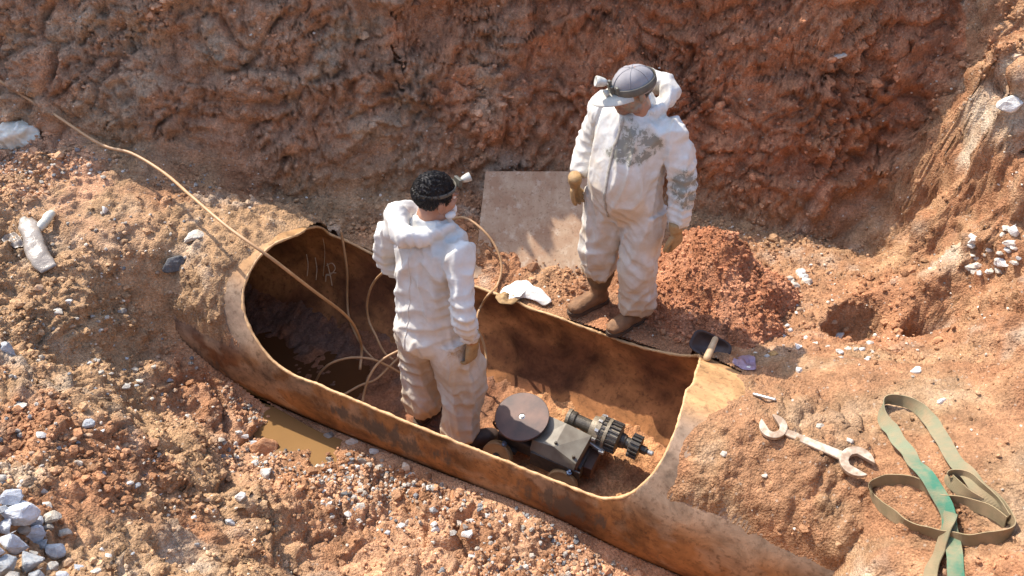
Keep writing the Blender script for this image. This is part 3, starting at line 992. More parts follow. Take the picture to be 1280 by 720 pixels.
# ================================================================== PEOPLE
def skin_mat():
    m, nt, b = new_mat('skin')
    co = tex_coord(nt)
    f = ramp(nt, noise_tex(nt, co, 14, 4), [(0.35, 0.0), (0.7, 1.0)])
    c = mixc(nt, f, (0.40, 0.205, 0.125), (0.31, 0.145, 0.085))
    beard = attr(nt, 'beard', 'Fac')
    bn = noise_tex(nt, co, 260, 2)
    bf = nd(nt, 'ShaderNodeMath', _operation='MULTIPLY'); nt.links.new(beard, bf.inputs[0]); nt.links.new(ramp(nt, bn, [(0.3, 0.35), (0.7, 1.0)]), bf.inputs[1])
    c = mixc(nt, bf.outputs[0], c, (0.075, 0.055, 0.045))
    mud = attr(nt, 'mud', 'Fac')
    mf = nd(nt, 'ShaderNodeMath', _operation='MULTIPLY'); nt.links.new(mud, mf.inputs[0]); nt.links.new(ramp(nt, noise_tex(nt, co, 40, 4), [(0.35, 0.0), (0.55, 1.0)]), mf.inputs[1])
    c = mixc(nt, mf.outputs[0], c, (0.20, 0.17, 0.125))
    nt.links.new(c, b.inputs['Base Color'])
    b.inputs['Roughness'].default_value = 0.5
    b.inputs['Subsurface Weight'].default_value = 0.08
    b.inputs['Subsurface Radius'].default_value = (0.01, 0.004, 0.002)
    nt.links.new(bump(nt, noise_tex(nt, co, 120, 3), 0.15, 0.002), b.inputs['Normal'])
    return m
def suit_mat():
    m, nt, b = new_mat('white_coverall')
    co = tex_coord(nt)
    dirt = attr(nt, 'dirt', 'Fac'); stain = attr(nt, 'stain', 'Fac'); ochre = attr(nt, 'ochre', 'Fac')
    n1 = noise_tex(nt, co, 9, 6, 0.65, 0.6)
    n2 = noise_tex(nt, co, 34, 5, 0.7, 0.8)
    c = mixc(nt, ramp(nt, n1, [(0.3, 0.0), (0.7, 1.0)]), (0.62, 0.605, 0.565), (0.53, 0.505, 0.455))
    def layer(c, at, lo, hi, colr, nz, k=1.0):
        a = nd(nt, 'ShaderNodeMath', _operation='ADD'); nt.links.new(at, a.inputs[0]); nt.links.new(nz, a.inputs[1])
        f = span(nt, a.outputs[0], lo, hi)
        g = nd(nt, 'ShaderNodeMath', _operation='MULTIPLY'); nt.links.new(f, g.inputs[0]); g.inputs[1].default_value = k
        return mixc(nt, g.outputs[0], c, colr)
    c = layer(c, dirt, 0.50, 1.20, (0.50, 0.37, 0.235), n1, 0.85)
    c = layer(c, ochre, 0.95, 1.3, (0.33, 0.20, 0.075), n2, 0.9)
    c = layer(c, stain, 0.80, 0.98, (0.40, 0.375, 0.30), n2, 0.6)
    c = layer(c, stain, 0.98, 1.08, (0.18, 0.168, 0.13), n2, 0.85)
    nt.links.new(c, b.inputs['Base Color'])
    b.inputs['Roughness'].default_value = 0.55
    b.inputs['Specular IOR Level'].default_value = 0.35
    b.inputs['Sheen Weight'].default_value = 0.0
    v = nd(nt, 'ShaderNodeTexVoronoi', _feature='DISTANCE_TO_EDGE', Scale=17.0)
    wv = nt.nodes.new('ShaderNodeVectorMath'); wv.operation = 'MULTIPLY_ADD'
    nn_ = nd(nt, 'ShaderNodeTexNoise', Scale=7.0, Detail=3.0); nt.links.new(co, nn_.inputs['Vector'])
    nt.links.new(nn_.outputs['Color'], wv.inputs[0]); wv.inputs[1].default_value = (0.14, 0.14, 0.07); nt.links.new(co, wv.inputs[2])
    nt.links.new(wv.outputs[0], v.inputs['Vector'])
    nrm = bump(nt, v.outputs['Distance'], 0.22, 0.010)
    nrm = bump(nt, noise_tex(nt, co, 38, 3, 0.5, 1.5), 0.16, 0.005, nrm)
    nt.links.new(nrm, b.inputs['Normal'])
    return m
M_SKIN, M_SUIT = skin_mat(), suit_mat()
M_GLOVE = simple_mat('work_glove', (0.42, 0.26, 0.11), (0.22, 0.13, 0.055), 28, 0.75, 0, 0.5, 0.004)
M_BOOT = simple_mat('muddy_boot', (0.27, 0.14, 0.065), (0.12, 0.062, 0.03), 22, 0.8, 0, 0.6, 0.006)
M_BOOTD = simple_mat('dark_boot', (0.075, 0.045, 0.033), (0.03, 0.02, 0.017), 22, 0.6, 0, 0.5, 0.004)
M_SOLE = simple_mat('boot_sole', (0.10, 0.06, 0.035), (0.04, 0.025, 0.018), 30, 0.85)
M_TROUSER = simple_mat('muddy_trouser', (0.22, 0.13, 0.06), (0.09, 0.055, 0.03), 18, 0.9, 0, 0.5, 0.006)
M_HAIR = simple_mat('dark_hair', (0.020, 0.016, 0.014), (0.028, 0.024, 0.023), 40, 0.72, 0, 0.3, 0.003)
M_HAIR.node_tree.nodes['Principled BSDF'].inputs['Specular IOR Level'].default_value = 0.38
M_CAPC = simple_mat('lilac_grey_cap', (0.27, 0.25, 0.25), (0.18, 0.165, 0.165), 16, 0.85, 0, 0.3, 0.002, 300)
M_VISOR = simple_mat('dusty_visor', (0.50, 0.46, 0.38), (0.36, 0.33, 0.28), 18, 0.75)
M_BAND = simple_mat('black_webbing', (0.055, 0.052, 0.045), (0.13, 0.115, 0.085), 18, 0.8)
M_LAMPW = simple_mat('white_plastic', (0.58, 0.56, 0.49), (0.30, 0.28, 0.22), 25, 0.4)
M_LAMPD = simple_mat('dark_plastic', (0.05, 0.05, 0.045), (0.12, 0.11, 0.08), 30, 0.5)
M_ZIP = simple_mat('zip_tape', (0.20, 0.17, 0.13), (0.42, 0.38, 0.32), 60, 0.7)
M_EYE = simple_mat('eye_white', (0.7, 0.67, 0.62), (0.6, 0.55, 0.5), 20, 0.2, 0, 0, 0)
M_IRIS = simple_mat('iris', (0.03, 0.016, 0.01), (0.05, 0.025, 0.012), 20, 0.15, 0, 0, 0)
M_MASK = simple_mat('white_mask', (0.75, 0.73, 0.68), (0.6, 0.56, 0.5), 20, 0.8)

def crinkle(p, k, seed=0.0):
    """crumpled-sheet relief, about -0.5..0.5"""
    w = np.stack([perlin(p * k * 0.6 + seed), perlin(p * k * 0.6 + seed + 40), perlin(p * k * 0.6 + seed + 80)], 1)
    f1, f2, _ = worley(p * k + 0.45 * w + seed)
    return f1 - 0.55

def ridges(p, k, seed=0.0):
    """thin wandering creases, 0..1"""
    w = np.stack([perlin(p * k * 0.5 + seed + 11), perlin(p * k * 0.5 + seed + 51), perlin(p * k * 0.5 + seed + 91)], 1)
    return np.clip(1 - np.abs(perlin(p * k + 0.7 * w + seed)) * 1.7, 0, 1) ** 2.5
def head_shapes(mb, T):
    """skull, face, nose, ears in the head's own frame (facing -Y) moved by T (4x4)"""
    M = np.array(T)
    rot, off = M[:3, :3], M[:3, 3]
    def el(c, r):
        mb.ellipsoid(rot @ np.array(c) + off, r, rot)
    def cap(a, b, r0, r1):
        mb.capsule(rot @ np.array(a) + off, rot @ np.array(b) + off, r0, r1)
    el((0, 0.014, 0.030), (0.077, 0.098, 0.088))
    el((0, -0.030, -0.035), (0.064, 0.066, 0.085))
    el((0, -0.058, -0.092), (0.040, 0.040, 0.030))
    for s in (-1, 1):
        el((s * 0.040, -0.058, -0.030), (0.026, 0.030, 0.028))
        el((s * 0.046, -0.012, -0.085), (0.020, 0.040, 0.022))
        el((s * 0.079, 0.014, -0.012), (0.009, 0.020, 0.032))
        el((s * 0.079, 0.010, -0.038), (0.007, 0.010, 0.011))
        el((s * 0.030, -0.084, 0.020), (0.026, 0.014, 0.010))
        el((s * 0.012, -0.108, -0.040), (0.010, 0.011, 0.008))
    cap((0, -0.090, 0.008), (0, -0.115, -0.034), 0.009, 0.013)
    el((0, -0.094, -0.062), (0.022, 0.012, 0.006))
    el((0, -0.091, -0.073), (0.020, 0.013, 0.007))
    cap((0, 0.020, -0.070), (0, 0.040, -0.190), 0.056, 0.060)

def make_body(name, label, loc, rz, J, headT, beard=0.0, mud=0.0):
    """one continuous skin-coloured figure that the clothes go over"""
    mb = MB()
    head_shapes(mb, headT)
    t = J['torso']
    mb.loft([p for p, _ in t], [(a * 0.80, b * 0.80) for _, (a, b) in t], (1, 0, 0), 20, 3)
    for s in ('L', 'R'):
        mb.loft(J['arm' + s], [0.045, 0.046, 0.040, 0.038, 0.030], (0, 1, 0), 12, 4)
        mb.loft(J['leg' + s], [0.075, 0.075, 0.055, 0.055, 0.040], (1, 0, 0), 12, 4)
    body = mb.build(name, M_SKIN)
    remesh(body, 0.0062, 3, 0.4)
    me = body.data
    c, _ = co_no(me)
    Mi = np.linalg.inv(np.array(headT))
    h = c @ Mi[:3, :3].T + Mi[:3, 3]
    bd = sstep(-0.045, -0.065, h[:, 2]) * sstep(0.03, -0.02, h[:, 1]) * sstep(-0.135, -0.115, h[:, 2])
    bd = np.maximum(bd, 0.8 * sstep(0.03, 0.0, h[:, 1]) * sstep(-0.02, 0.0, h[:, 1]) * sstep(0.055, 0.065, np.abs(h[:, 0])) * sstep(0.02, 0.0, h[:, 2]))
    bd = np.maximum(bd, 0.9 * sstep(-0.072, -0.08, h[:, 1]) * sstep(0.012, 0.018, h[:, 2]) * sstep(0.032, 0.026, h[:, 2]) * sstep(0.008, 0.014, np.abs(h[:, 0])))
    lips = sstep(-0.094, -0.100, h[:, 1]) * sstep(0.014, 0.007, np.abs(h[:, 2] + 0.067))
    set_val(me, np.clip(bd * beard, 0, 1) * (1 - lips), 'beard')
    set_val(me, mud * sstep(0.03, 0.055, h[:, 0]) * sstep(-0.1, -0.08, h[:, 2]), 'mud')
    body.location = tuple(loc)
    body.rotation_euler = (0, 0, rz)
    tag(body, label, 'person')
    M = np.array(headT)
    for s in (-1, 1):
        m2 = MB(); m2.ellipsoid(M[:3, :3] @ np.array((s * 0.031, -0.083, 0.002)) + M[:3, 3], (0.0115, 0.0115, 0.0115), None, 14, 8)
        e = m2.build('eye', M_EYE, body)
        m3 = MB(); m3.ellipsoid(M[:3, :3] @ np.array((s * 0.031, -0.0915, -0.001)) + M[:3, 3], (0.0050, 0.0050, 0.0050), None, 10, 6)
        m3.build('iris', M_IRIS, e)
    return body

def make_glove(body, wrist, T, side, curl, mat):
    """hand frame: fingers along -Z, palm toward +X*side ... T is 4x4 from hand frame to body frame"""
    M = np.array(T); rot, off = M[:3, :3], M[:3, 3]
    mb = MB()
    tr = lambda p: rot @ np.array(p) + off
    # palm: wide along Y, thin along X
    mb.loft([tr((0, 0, 0.03)), tr((0, 0.0, 0.0)), tr((0, 0.002, -0.035)), tr((0, 0.003, -0.075)), tr((0, 0.002, -0.092))],
            [(0.032, 0.040), (0.026, 0.034), (0.020, 0.044), (0.018, 0.046), (0.012, 0.040)], rot @ np.array([1.0, 0, 0]), 18, 4, 2.4)
    for i, (y, L_, r) in enumerate(((-0.034, 0.066, 0.0115), (-0.011, 0.076, 0.0120), (0.012, 0.071, 0.0115), (0.034, 0.056, 0.0105))):
        a = curl * (0.8 + 0.12 * i)
        p = np.array([0, y, -0.082]); ang = 0.15
        pts = [p]
        for seg_l, da in ((0.42, a), (0.32, a * 1.25), (0.26, a * 0.8)):
            ang += da
            p = p + L_ * seg_l * np.array([math.sin(ang) * side, y * 0.12, -math.cos(ang)])
            pts.append(p)
        for k in range(3):
            mb.capsule(tr(pts[k]), tr(pts[k + 1]), r * (1 - 0.06 * k), r * (1 - 0.06 * (k + 1)), 10)
    th = [(0.004 * side, -0.036, -0.022), (0.014 * side, -0.058, -0.052), (0.024 * side, -0.066, -0.082), (0.032 * side, -0.064, -0.102)]
    for k, (r0, r1) in enumerate(((0.017, 0.0145), (0.0145, 0.0125), (0.0125, 0.0105))):
        mb.capsule(tr(th[k]), tr(th[k + 1]), r0, r1, 10)
    o = mb.build('glove', mat, body)
    remesh(o, 0.0036, 2, 0.4)
    # knitted cuff
    mc = MB(); mc.lathe(tr((0, 0, 0.075)), tr((0, 0, 0.015)), [(0, 0.034), (0.015, 0.038), (0.03, 0.036), (0.045, 0.038), (0.06, 0.035)], 20, True)
    mc.build('cuff', mat, o)
    return o

def make_boot(body, heel, toe_dir, shaft_top, mat, sole=True):
    """heel at ground (body frame), toe_dir unit in plan"""
    d = np.array([toe_dir[0], toe_dir[1], 0.0]); d /= np.linalg.norm(d)
    h = np.array(heel, float)
    up = np.array([0, 0, 1.0])
    side = np.cross(d, up)
    mb = MB()
    P = [h + d * 0.0 + up * 0.05, h + d * 0.03 + up * 0.055, h + d * 0.09 + up * 0.06, h + d * 0.155 + up * 0.052, h + d * 0.212 + up * 0.045, h + d * 0.257 + up * 0.036, h + d * 0.270 + up * 0.032]
    mb.loft(P, [(0.030, 0.035), (0.042, 0.05), (0.043, 0.058), (0.048, 0.050), (0.051, 0.043), (0.036, 0.030), (0.012, 0.012)], side, 18, 4, 2.4)
    mb.loft([h + d * 0.06 + up * 0.04, h + d * 0.062 + up * 0.12, np.array(shaft_top)], [(0.046, 0.058), (0.050, 0.056), (0.058, 0.060)], side, 18, 4)
    o = mb.build('boot', mat, body)
    remesh(o, 0.007, 3, 0.5)
    me = o.data
    c, n = co_no(me)
    put_co(me, c + n * (0.004 * crinkle(c, 18, 3.0) + 0.003 * perlin(c * 30))[:, None])
    sb = MB()
    out = []
    for x, w in ((-0.012, 0.022), (0.0, 0.034), (0.04, 0.044), (0.09, 0.041), (0.145, 0.047), (0.198, 0.053), (0.243, 0.046), (0.270, 0.024), (0.278, 0.008)):
        out.append((x, w))
    poly = [(x, w) for x, w in out] + [(x, -w) for x, w in reversed(out)]
    vs = []
    for z in (0.0, 0.026):
        for x, w in poly:
            vs.append(h + d * x + side * w + up * z)
    nP = len(poly)
    sb.add(vs, [tuple(range(nP)), tuple(range(2 * nP - 1, nP - 1, -1))] + [(i, i + nP, (i + 1) % nP + nP, (i + 1) % nP) for i in range(nP)], False)
    sb.build('sole', M_SOLE, o)
    return o

def headlamp(body, M, tilt, bandr, mats, zc=0.035, front=(0, -0.115, 0.035), rear=False, big=True):
    """strap round the head and a lamp at the front; M head frame"""
    rot, off = M[:3, :3], M[:3, 3]
    tr = lambda p: rot @ np.array(p) + off
    mb = MB()
    ring = []
    for i in range(33):
        a = 2 * math.pi * i / 32
        ring.append(tr((bandr[0] * math.sin(a), 0.012 - bandr[1] * math.cos(a), zc + tilt * math.cos(a))))
    mb.loft(ring, np.tile([[bandr[2], 0.0035]], (33, 1)), rot @ np.array([0, 0, 1.0]), 8, 1, 3.0, cap=False)
    lamp = mb.build('headlamp', mats[0], body)
    f = np.array(front)
    m2 = MB()
    m2.box(tr(f + np.array([0, 0.004, 0])), (0.026, 0.009, 0.020), rot)
    if big:
        m2.box(tr(f + np.array([0.0, 0.002, 0.032])), (0.009, 0.006, 0.016), rot)
        m2.box(tr(f + np.array([0.040, 0.020, 0.002])), (0.010, 0.006, 0.018), rot)
    m2.build('bracket', mats[1], lamp, 0.003)
    m3 = MB()
    for p, ax, r, Ln in ((f + np.array([-0.004, -0.012, 0.038 if big else 0.006]), np.array([-0.25, -0.9, 0.45]), 0.026 if big else 0.021, 0.056 if big else 0.046),) + (((f + np.array([0.0, -0.010, -0.012]), np.array([0.0, -1.0, -0.15]), 0.019, 0.024),) if big else ()):
        a = tr(p); b_ = tr(p + ax / np.linalg.norm(ax) * Ln)
        m3.lathe(a, b_, [(0, r * 0.55), (Ln * 0.25, r * 0.8), (Ln * 0.7, r), (Ln, r * 1.02), (Ln, r * 0.85), (Ln * 0.85, r * 0.5)], 18, True)
    m3.build('lamp_housing', mats[2], lamp)
    return lamp

def rotm(rx=0, ry=0, rz=0):
    from mathutils import Euler
    return np.array(Euler((rx, ry, rz)).to_matrix())
def T4(rot, off):
    M = np.eye(4); M[:3, :3] = rot; M[:3, 3] = off
    return M

# ---------------------------------------------------------------- the man standing beyond the pipe
J = {}
J['torso'] = [((0, 0.010, 0.76), (0.165, 0.150)), ((0, 0.0, 0.86), (0.205, 0.178)), ((0, -0.030, 0.97), (0.202, 0.192)), ((0, -0.040, 1.08), (0.198, 0.196)),
              ((0, -0.028, 1.19), (0.196, 0.175)), ((0, -0.010, 1.29), (0.198, 0.148)), ((0, 0.006, 1.37), (0.185, 0.125)), ((0, 0.016, 1.42), (0.125, 0.095)), ((0, 0.006, 1.475), (0.076, 0.080)), ((0, -0.004, 1.50), (0.070, 0.074))]
J['armL'] = [(0.19, 0.01, 1.37), (0.25, 0.02, 1.22), (0.305, 0.02, 1.08), (0.325, -0.01, 0.95), (0.335, -0.05, 0.83)]
J['armR'] = [(-0.19, 0.01, 1.37), (-0.245, 0.02, 1.24), (-0.285, 0.02, 1.12), (-0.285, -0.05, 1.02), (-0.265, -0.12, 0.95)]
J['legL'] = [(0.10, 0, 0.84), (0.115, -0.01, 0.65), (0.125, -0.03, 0.47), (0.125, 0.0, 0.28), (0.125, 0.02, 0.10)]
J['legR'] = [(-0.10, 0, 0.84), (-0.115, -0.01, 0.65), (-0.125, -0.03, 0.47), (-0.125, 0.0, 0.28), (-0.125, 0.02, 0.10)]
J['sleeveL'] = [(0.19, 0.01, 1.365), (0.24, 0.02, 1.25), (0.285, 0.025, 1.14), (0.308, 0.018, 1.06), (0.322, -0.005, 0.96), (0.333, -0.035, 0.88), (0.336, -0.045, 0.85)]
J['sleeveR'] = None
J['sleeveRR'] = None
slR = [(-0.19, 0.01, 1.365), (-0.235, 0.02, 1.26), (-0.272, 0.022, 1.17), (-0.29, 0.005, 1.09), (-0.288, -0.045, 1.02), (-0.275, -0.090, 0.97), (-0.270, -0.105, 0.955)]
J['sleeveL_pts'] = J['sleeveL']
trL = [(0.105, 0.0, 0.86), (0.115, -0.005, 0.70), (0.125, -0.02, 0.54), (0.128, -0.03, 0.44), (0.13, -0.01, 0.32), (0.13, 0.0, 0.22), (0.13, 0.005, 0.15), (0.13, 0.01, 0.105), (0.13, 0.01, 0.09)]
trR = [(-0.105, 0.0, 0.86), (-0.115, -0.005, 0.70), (-0.125, -0.02, 0.54), (-0.128, -0.03, 0.46), (-0.13, -0.01, 0.38), (-0.13, 0.0, 0.32), (-0.13, 0.0, 0.27), (-0.13, 0.0, 0.245), (-0.13, 0.0, 0.235)]
J['trouserL'], J['trouserR'] = trL, trR
J['trouserRL'] = [(0.135, 0.150), (0.128, 0.135), (0.112, 0.118), (0.110, 0.116), (0.098, 0.105), (0.108, 0.115), (0.105, 0.118), (0.082, 0.09), (0.06, 0.07)]
J['trouserRR'] = [(0.135, 0.150), (0.128, 0.135), (0.115, 0.120), (0.112, 0.116), (0.108, 0.112), (0.110, 0.115), (0.102, 0.108), (0.085, 0.09), (0.06, 0.07)]
J['seat'] = ((0, 0.02, 0.82), (0.19, 0.17, 0.13))
J['folds'] = [((0.305, 0.02, 1.08), 0.10, 0.014, 0.055, (0, 0, 1)), ((0.335, -0.04, 0.90), 0.06, 0.010, 0.035, (0, 0, 1)), ((-0.285, 0.02, 1.10), 0.10, 0.012, 0.055, (0, 0, 1)),
              ((0.13, 0, 0.20), 0.10, 0.020, 0.075, (0.2, 0, 1)), ((-0.13, 0, 0.32), 0.08, 0.016, 0.06, (-0.2, 0, 1)), ((0.12, -0.05, 0.50), 0.12, 0.014, 0.10, (0.4, 0, 1)), ((-0.12, -0.05, 0.50), 0.12, 0.014, 0.10, (-0.4, 0, 1)),
              ((0, -0.15, 0.80), 0.13, 0.014, 0.08, (0.8, 0, 0.8)), ((0.14, 0.0, 1.30), 0.10, 0.012, 0.07, (0.7, 0, -0.5))]
RZ1 = R(-36)
LOC1 = np.array([0.605, 3.90, 0.0])
# sleeves are handled with one shared radius table
SLEEVE_RAD = [(0.082, 0.078), (0.078, 0.073), (0.071, 0.067), (0.070, 0.067), (0.064, 0.062), (0.056, 0.055), (0.042, 0.042)]
def make_suit2(body, J, slL, slRp, hood, dirtf, seed):
    mb_J = dict(J)
    mb = MB()
    t = J['torso']
    mb.loft([p for p, _ in t], [r for _, r in t], (1, 0, 0), 32, 5, 2.3)
    for sl in (slL, slRp):
        mb.loft(sl, SLEEVE_RAD, (0, 1, 0), 18, 5)
        mb.ellipsoid(np.array(sl[0]) + np.array([0.0, 0, -0.015]), (0.098, 0.090, 0.085))
    mb.loft(J['trouserL'], J['trouserRL'], (1, 0, 0), 20, 5)
    mb.loft(J['trouserR'], J['trouserRR'], (1, 0, 0), 20, 5)
    mb.ellipsoid(J['seat'][0], J['seat'][1])
    for pts, rr in hood:
        mb.loft(pts, rr, (0, 0, 1), 16, 5)
    o = mb.build('coverall', M_SUIT, body)
    remesh(o, 0.0085, 8, 0.5)
    me = o.data
    for rep in range(2):
        c, n = co_no(me)
        if rep == 0:
            q = c * np.array([1, 1, 1.35])
            dsp = 0.020 * perlin(c * np.array([1, 1, 0.6]) * 4.0 + seed) + 0.020 * ridges(c * np.array([1, 1, 0.24]) + 0.10 * c[:, [2]] * np.array([1.0, -1.0, 0]), 5.0, seed) + 0.015 * ridges(c * np.array([1, 1, 0.30]) - 0.16 * c[:, [2]] * np.array([1.0, 1.0, 0]), 9.5, seed + 5) - 0.014
            for (jp, rad, amp, wl, ax) in J['folds']:
                dv = c - np.array(jp)
                w = np.exp(-((dv ** 2).sum(1)) / (2 * rad ** 2))
                ph = dv @ np.array(ax) / wl * 2 * math.pi + 2.2 * perlin(c * 7 + seed)
                dsp = dsp + 0.6 * amp * w * (1 - np.abs(np.sin(ph * 0.5)) * 1.6)
        else:
            dsp = 0.0030 * ridges(c * np.array([1, 1, 0.4]), 17, seed + 7)
        put_co(me, c + n * dsp[:, None])
    bake(o, [('SMOOTH', dict(factor=0.3, iterations=1))])
    me = o.data
    c, n = co_no(me)
    dirt, stain, ochre = dirtf(c, n)
    set_val(me, dirt, 'dirt'); set_val(me, stain, 'stain'); set_val(me, ochre, 'ochre')
    me.polygons.foreach_set('use_smooth', np.ones(len(me.polygons), bool))
    return o
HEAD1 = T4(rotm(R(13), 0, R(-34)), (0.0, -0.070, 1.570))
def lay(c, p, r, pw=1.0):
    r = np.array(r)
    return np.exp(-((((c - np.array(p)) / r) ** 2).sum(1)) ** pw)
def dirt1(c, n):
    wob = fbm(c * 7, 4)
    st = 0.62 * np.clip(lay(c, (0.055, -0.15, 1.345), (0.09, 0.16, 0.09), 1.6) + lay(c, (0.04, -0.17, 1.24), (0.13, 0.16, 0.05), 1.6) + lay(c, (0.15, -0.12, 1.315), (0.08, 0.16, 0.07), 1.6), 0, 1)
    st = np.maximum(st, 0.62 * lay(c, (0.35, -0.04, 1.09), (0.12, 0.11, 0.14), 2.0))
    st = np.maximum(st, 0.52 * lay(c, (0.02, -0.11, 1.43), (0.05, 0.06, 0.05)))
    st = np.maximum(st, 0.42 * lay(c, (0.10, 0.0, 1.45), (0.06, 0.08, 0.04)))
    oc = 0.85 * sstep(0.36, 0.24, c[:, 2]) * (c[:, 0] < 0) * sstep(0.33, 0.27, c[:, 2]) + 0.5 * lay(c, (0.09, -0.1, 0.25), (0.05, 0.1, 0.08))
    oc = np.maximum(oc, 0.35 * sstep(0.3, 0.12, c[:, 2]))
    di = 0.12 + 0.25 * sstep(1.2, 0.3, c[:, 2]) + 0.30 * lay(c, (0.0, -0.18, 1.0), (0.2, 0.2, 0.22)) + 0.1 * wob + 0.25 * sstep(0.35, 0.1, c[:, 2])
    return di, st * (1.0 + 0.38 * np.clip(fbm(c * np.array([11, 11, 17]) + 8, 3), -1, 1)), oc
hood1 = [([(-0.085, -0.045, 1.430), (-0.10, 0.04, 1.46), (-0.055, 0.125, 1.495), (0.03, 0.155, 1.515), (0.095, 0.135, 1.505), (0.125, 0.06, 1.465), (0.10, -0.03, 1.435)],
          [(0.028, 0.022), (0.040, 0.030), (0.058, 0.042), (0.068, 0.052), (0.066, 0.052), (0.048, 0.036), (0.028, 0.022)])]
man = make_body('person', 'man in mud-stained white coverall and grey peaked cap standing on the soil beyond the pipe', LOC1, RZ1, J, HEAD1, 0.85, 0.9)
make_suit2(man, J, J['sleeveL'], slR, hood1, dirt1, 1.7)
# zip down the front
zp = []
man.scale = (0.955, 0.955, 0.955)
su = [o for o in man.children if o.name.startswith('coverall')][0]
bv = BVHTree.FromPolygons([v.co for v in su.data.vertices], [tuple(p.vertices) for p in su.data.polygons])
for z in np.linspace(1.44, 0.84, 40):
    h = bv.ray_cast(Vector((-0.008 + 0.006 * math.sin(z * 14), -0.6, z)), Vector((0, 1, 0)))
    if h[0] is not None:
        zp.append(h[0] + Vector((0, -0.002, 0)))
mb = MB(); mb.loft([tuple(p) for p in zp], np.tile([[0.008, 0.003]], (len(zp), 1)), (1, 0, 0), 8, 1)
mb.build('zipper', M_ZIP, man)
make_glove(man, None, T4(rotm(R(8), R(-4), R(-8)), (0.338, -0.055, 0.815)), -1, 0.32, M_GLOVE)
make_glove(man, None, T4(rotm(R(22), R(6), R(10)), (-0.262, -0.130, 0.925)), 1, 0.38, M_GLOVE)
make_boot(man, (0.160, 0.055, 0.0), (-0.34, -0.94), (0.135, 0.01, 0.18), M_BOOT)
make_boot(man, (-0.100, 0.05, 0.008), (-0.42, -0.90), (-0.125, 0.005, 0.24), M_BOOT)
mb = MB(); mb.loft([(-0.13, 0.0, 0.17), (-0.13, 0.0, 0.22), (-0.13, 0.0, 0.27), (-0.13, 0.0, 0.32)], [(0.066, 0.07), (0.078, 0.085), (0.086, 0.092), (0.08, 0.085)], (1, 0, 0), 18, 5)
o = mb.build('trouser_leg', M_TROUSER, man)
remesh(o, 0.008, 2)
c, n = co_no(o.data); put_co(o.data, c + n * (0.012 * crinkle(c * np.array([1, 1, 2.2]), 9, 4))[:, None])
# cap: crown, peak
Mh = HEAD1; rot, off = Mh[:3, :3], Mh[:3, 3]
trh = lambda p: rot @ np.array(p) + off
vs, fs = [], []
NSEG, NRG = 36, 9
for i in range(NRG + 1):
    t_ = (math.pi / 2) * i / NRG
    for j in range(NSEG):
        a = 2 * math.pi * j / NSEG
        rr = math.cos(t_) ** 0.75
        sq = 1 + 0.012 * math.cos(6 * a)
        vs.append(trh((0.089 * rr * sq * math.cos(a), 0.012 + 0.110 * rr * sq * math.sin(a), 0.018 + 0.098 * math.sin(t_) - 0.012 * (math.sin(a) > 0) * math.cos(t_))))
for i in range(NRG):
    for j in range(NSEG):
        fs.append((i * NSEG + j, i * NSEG + (j + 1) % NSEG, (i + 1) * NSEG + (j + 1) % NSEG, (i + 1) * NSEG + j))
mb = MB(); mb.add(vs, fs)
capo = mb.build('cap', M_CAPC, man)
bake(capo, [('SOLIDIFY', dict(thickness=0.004, offset=0.0))])
mb = MB(); mb.ellipsoid(trh((0, 0.012, 0.117)), (0.008, 0.008, 0.005), rot, 12, 6); mb.build('button', M_CAPC, capo)
vs, fs = [], []
NA, NR_ = 22, 7
for i in range(NR_ + 1):
    r_ = i / NR_
    for j in range(NA + 1):
        a = R(-90) + R(-66 + 132 * j / NA)
        ext = 0.122 * (math.cos((j / NA - 0.5) * math.pi) ** 0.55) * r_
        x = 0.088 * math.cos(a); y = 0.012 + 0.108 * math.sin(a) - ext
        x *= 1 + 0.10 * r_
        z = 0.022 - 0.016 * r_ - 0.8 * x * x * (1.3 + r_)
        vs.append(trh((x, y, z)))
for i in range(NR_):
    for j in range(NA):
        k = i * (NA + 1) + j
        fs.append((k, k + 1, k + NA + 2, k + NA + 1))
mb = MB(); mb.add(vs, fs)
visb = mb
mb = MB()
for q in range(6):
    a0 = 2 * math.pi * (q + 0.5) / 6
    sp_ = []
    for i in range(10):
        t_ = (math.pi / 2) * i / 9.2
        rr = math.cos(t_) ** 0.75 * 1.02
        sp_.append(trh((0.089 * rr * math.cos(a0), 0.012 + 0.110 * rr * math.sin(a0), 0.019 + 0.0985 * math.sin(t_) - 0.012 * (math.sin(a0) > 0) * math.cos(t_))))
    mb.loft(sp_, np.full(10, 0.0022), (0, 0, 1), 6, 2)
mb.build('seam', M_CAPC, capo)
mb = visb
vis = mb.build('visor', M_VISOR, capo); bake(vis, [('SOLIDIFY', dict(thickness=0.004, offset=0.0))])
headlamp(man, Mh, -0.004, (0.0925, 0.114, 0.021), (M_BAND, M_LAMPD, M_LAMPW), 0.036, (0, -0.112, 0.050))
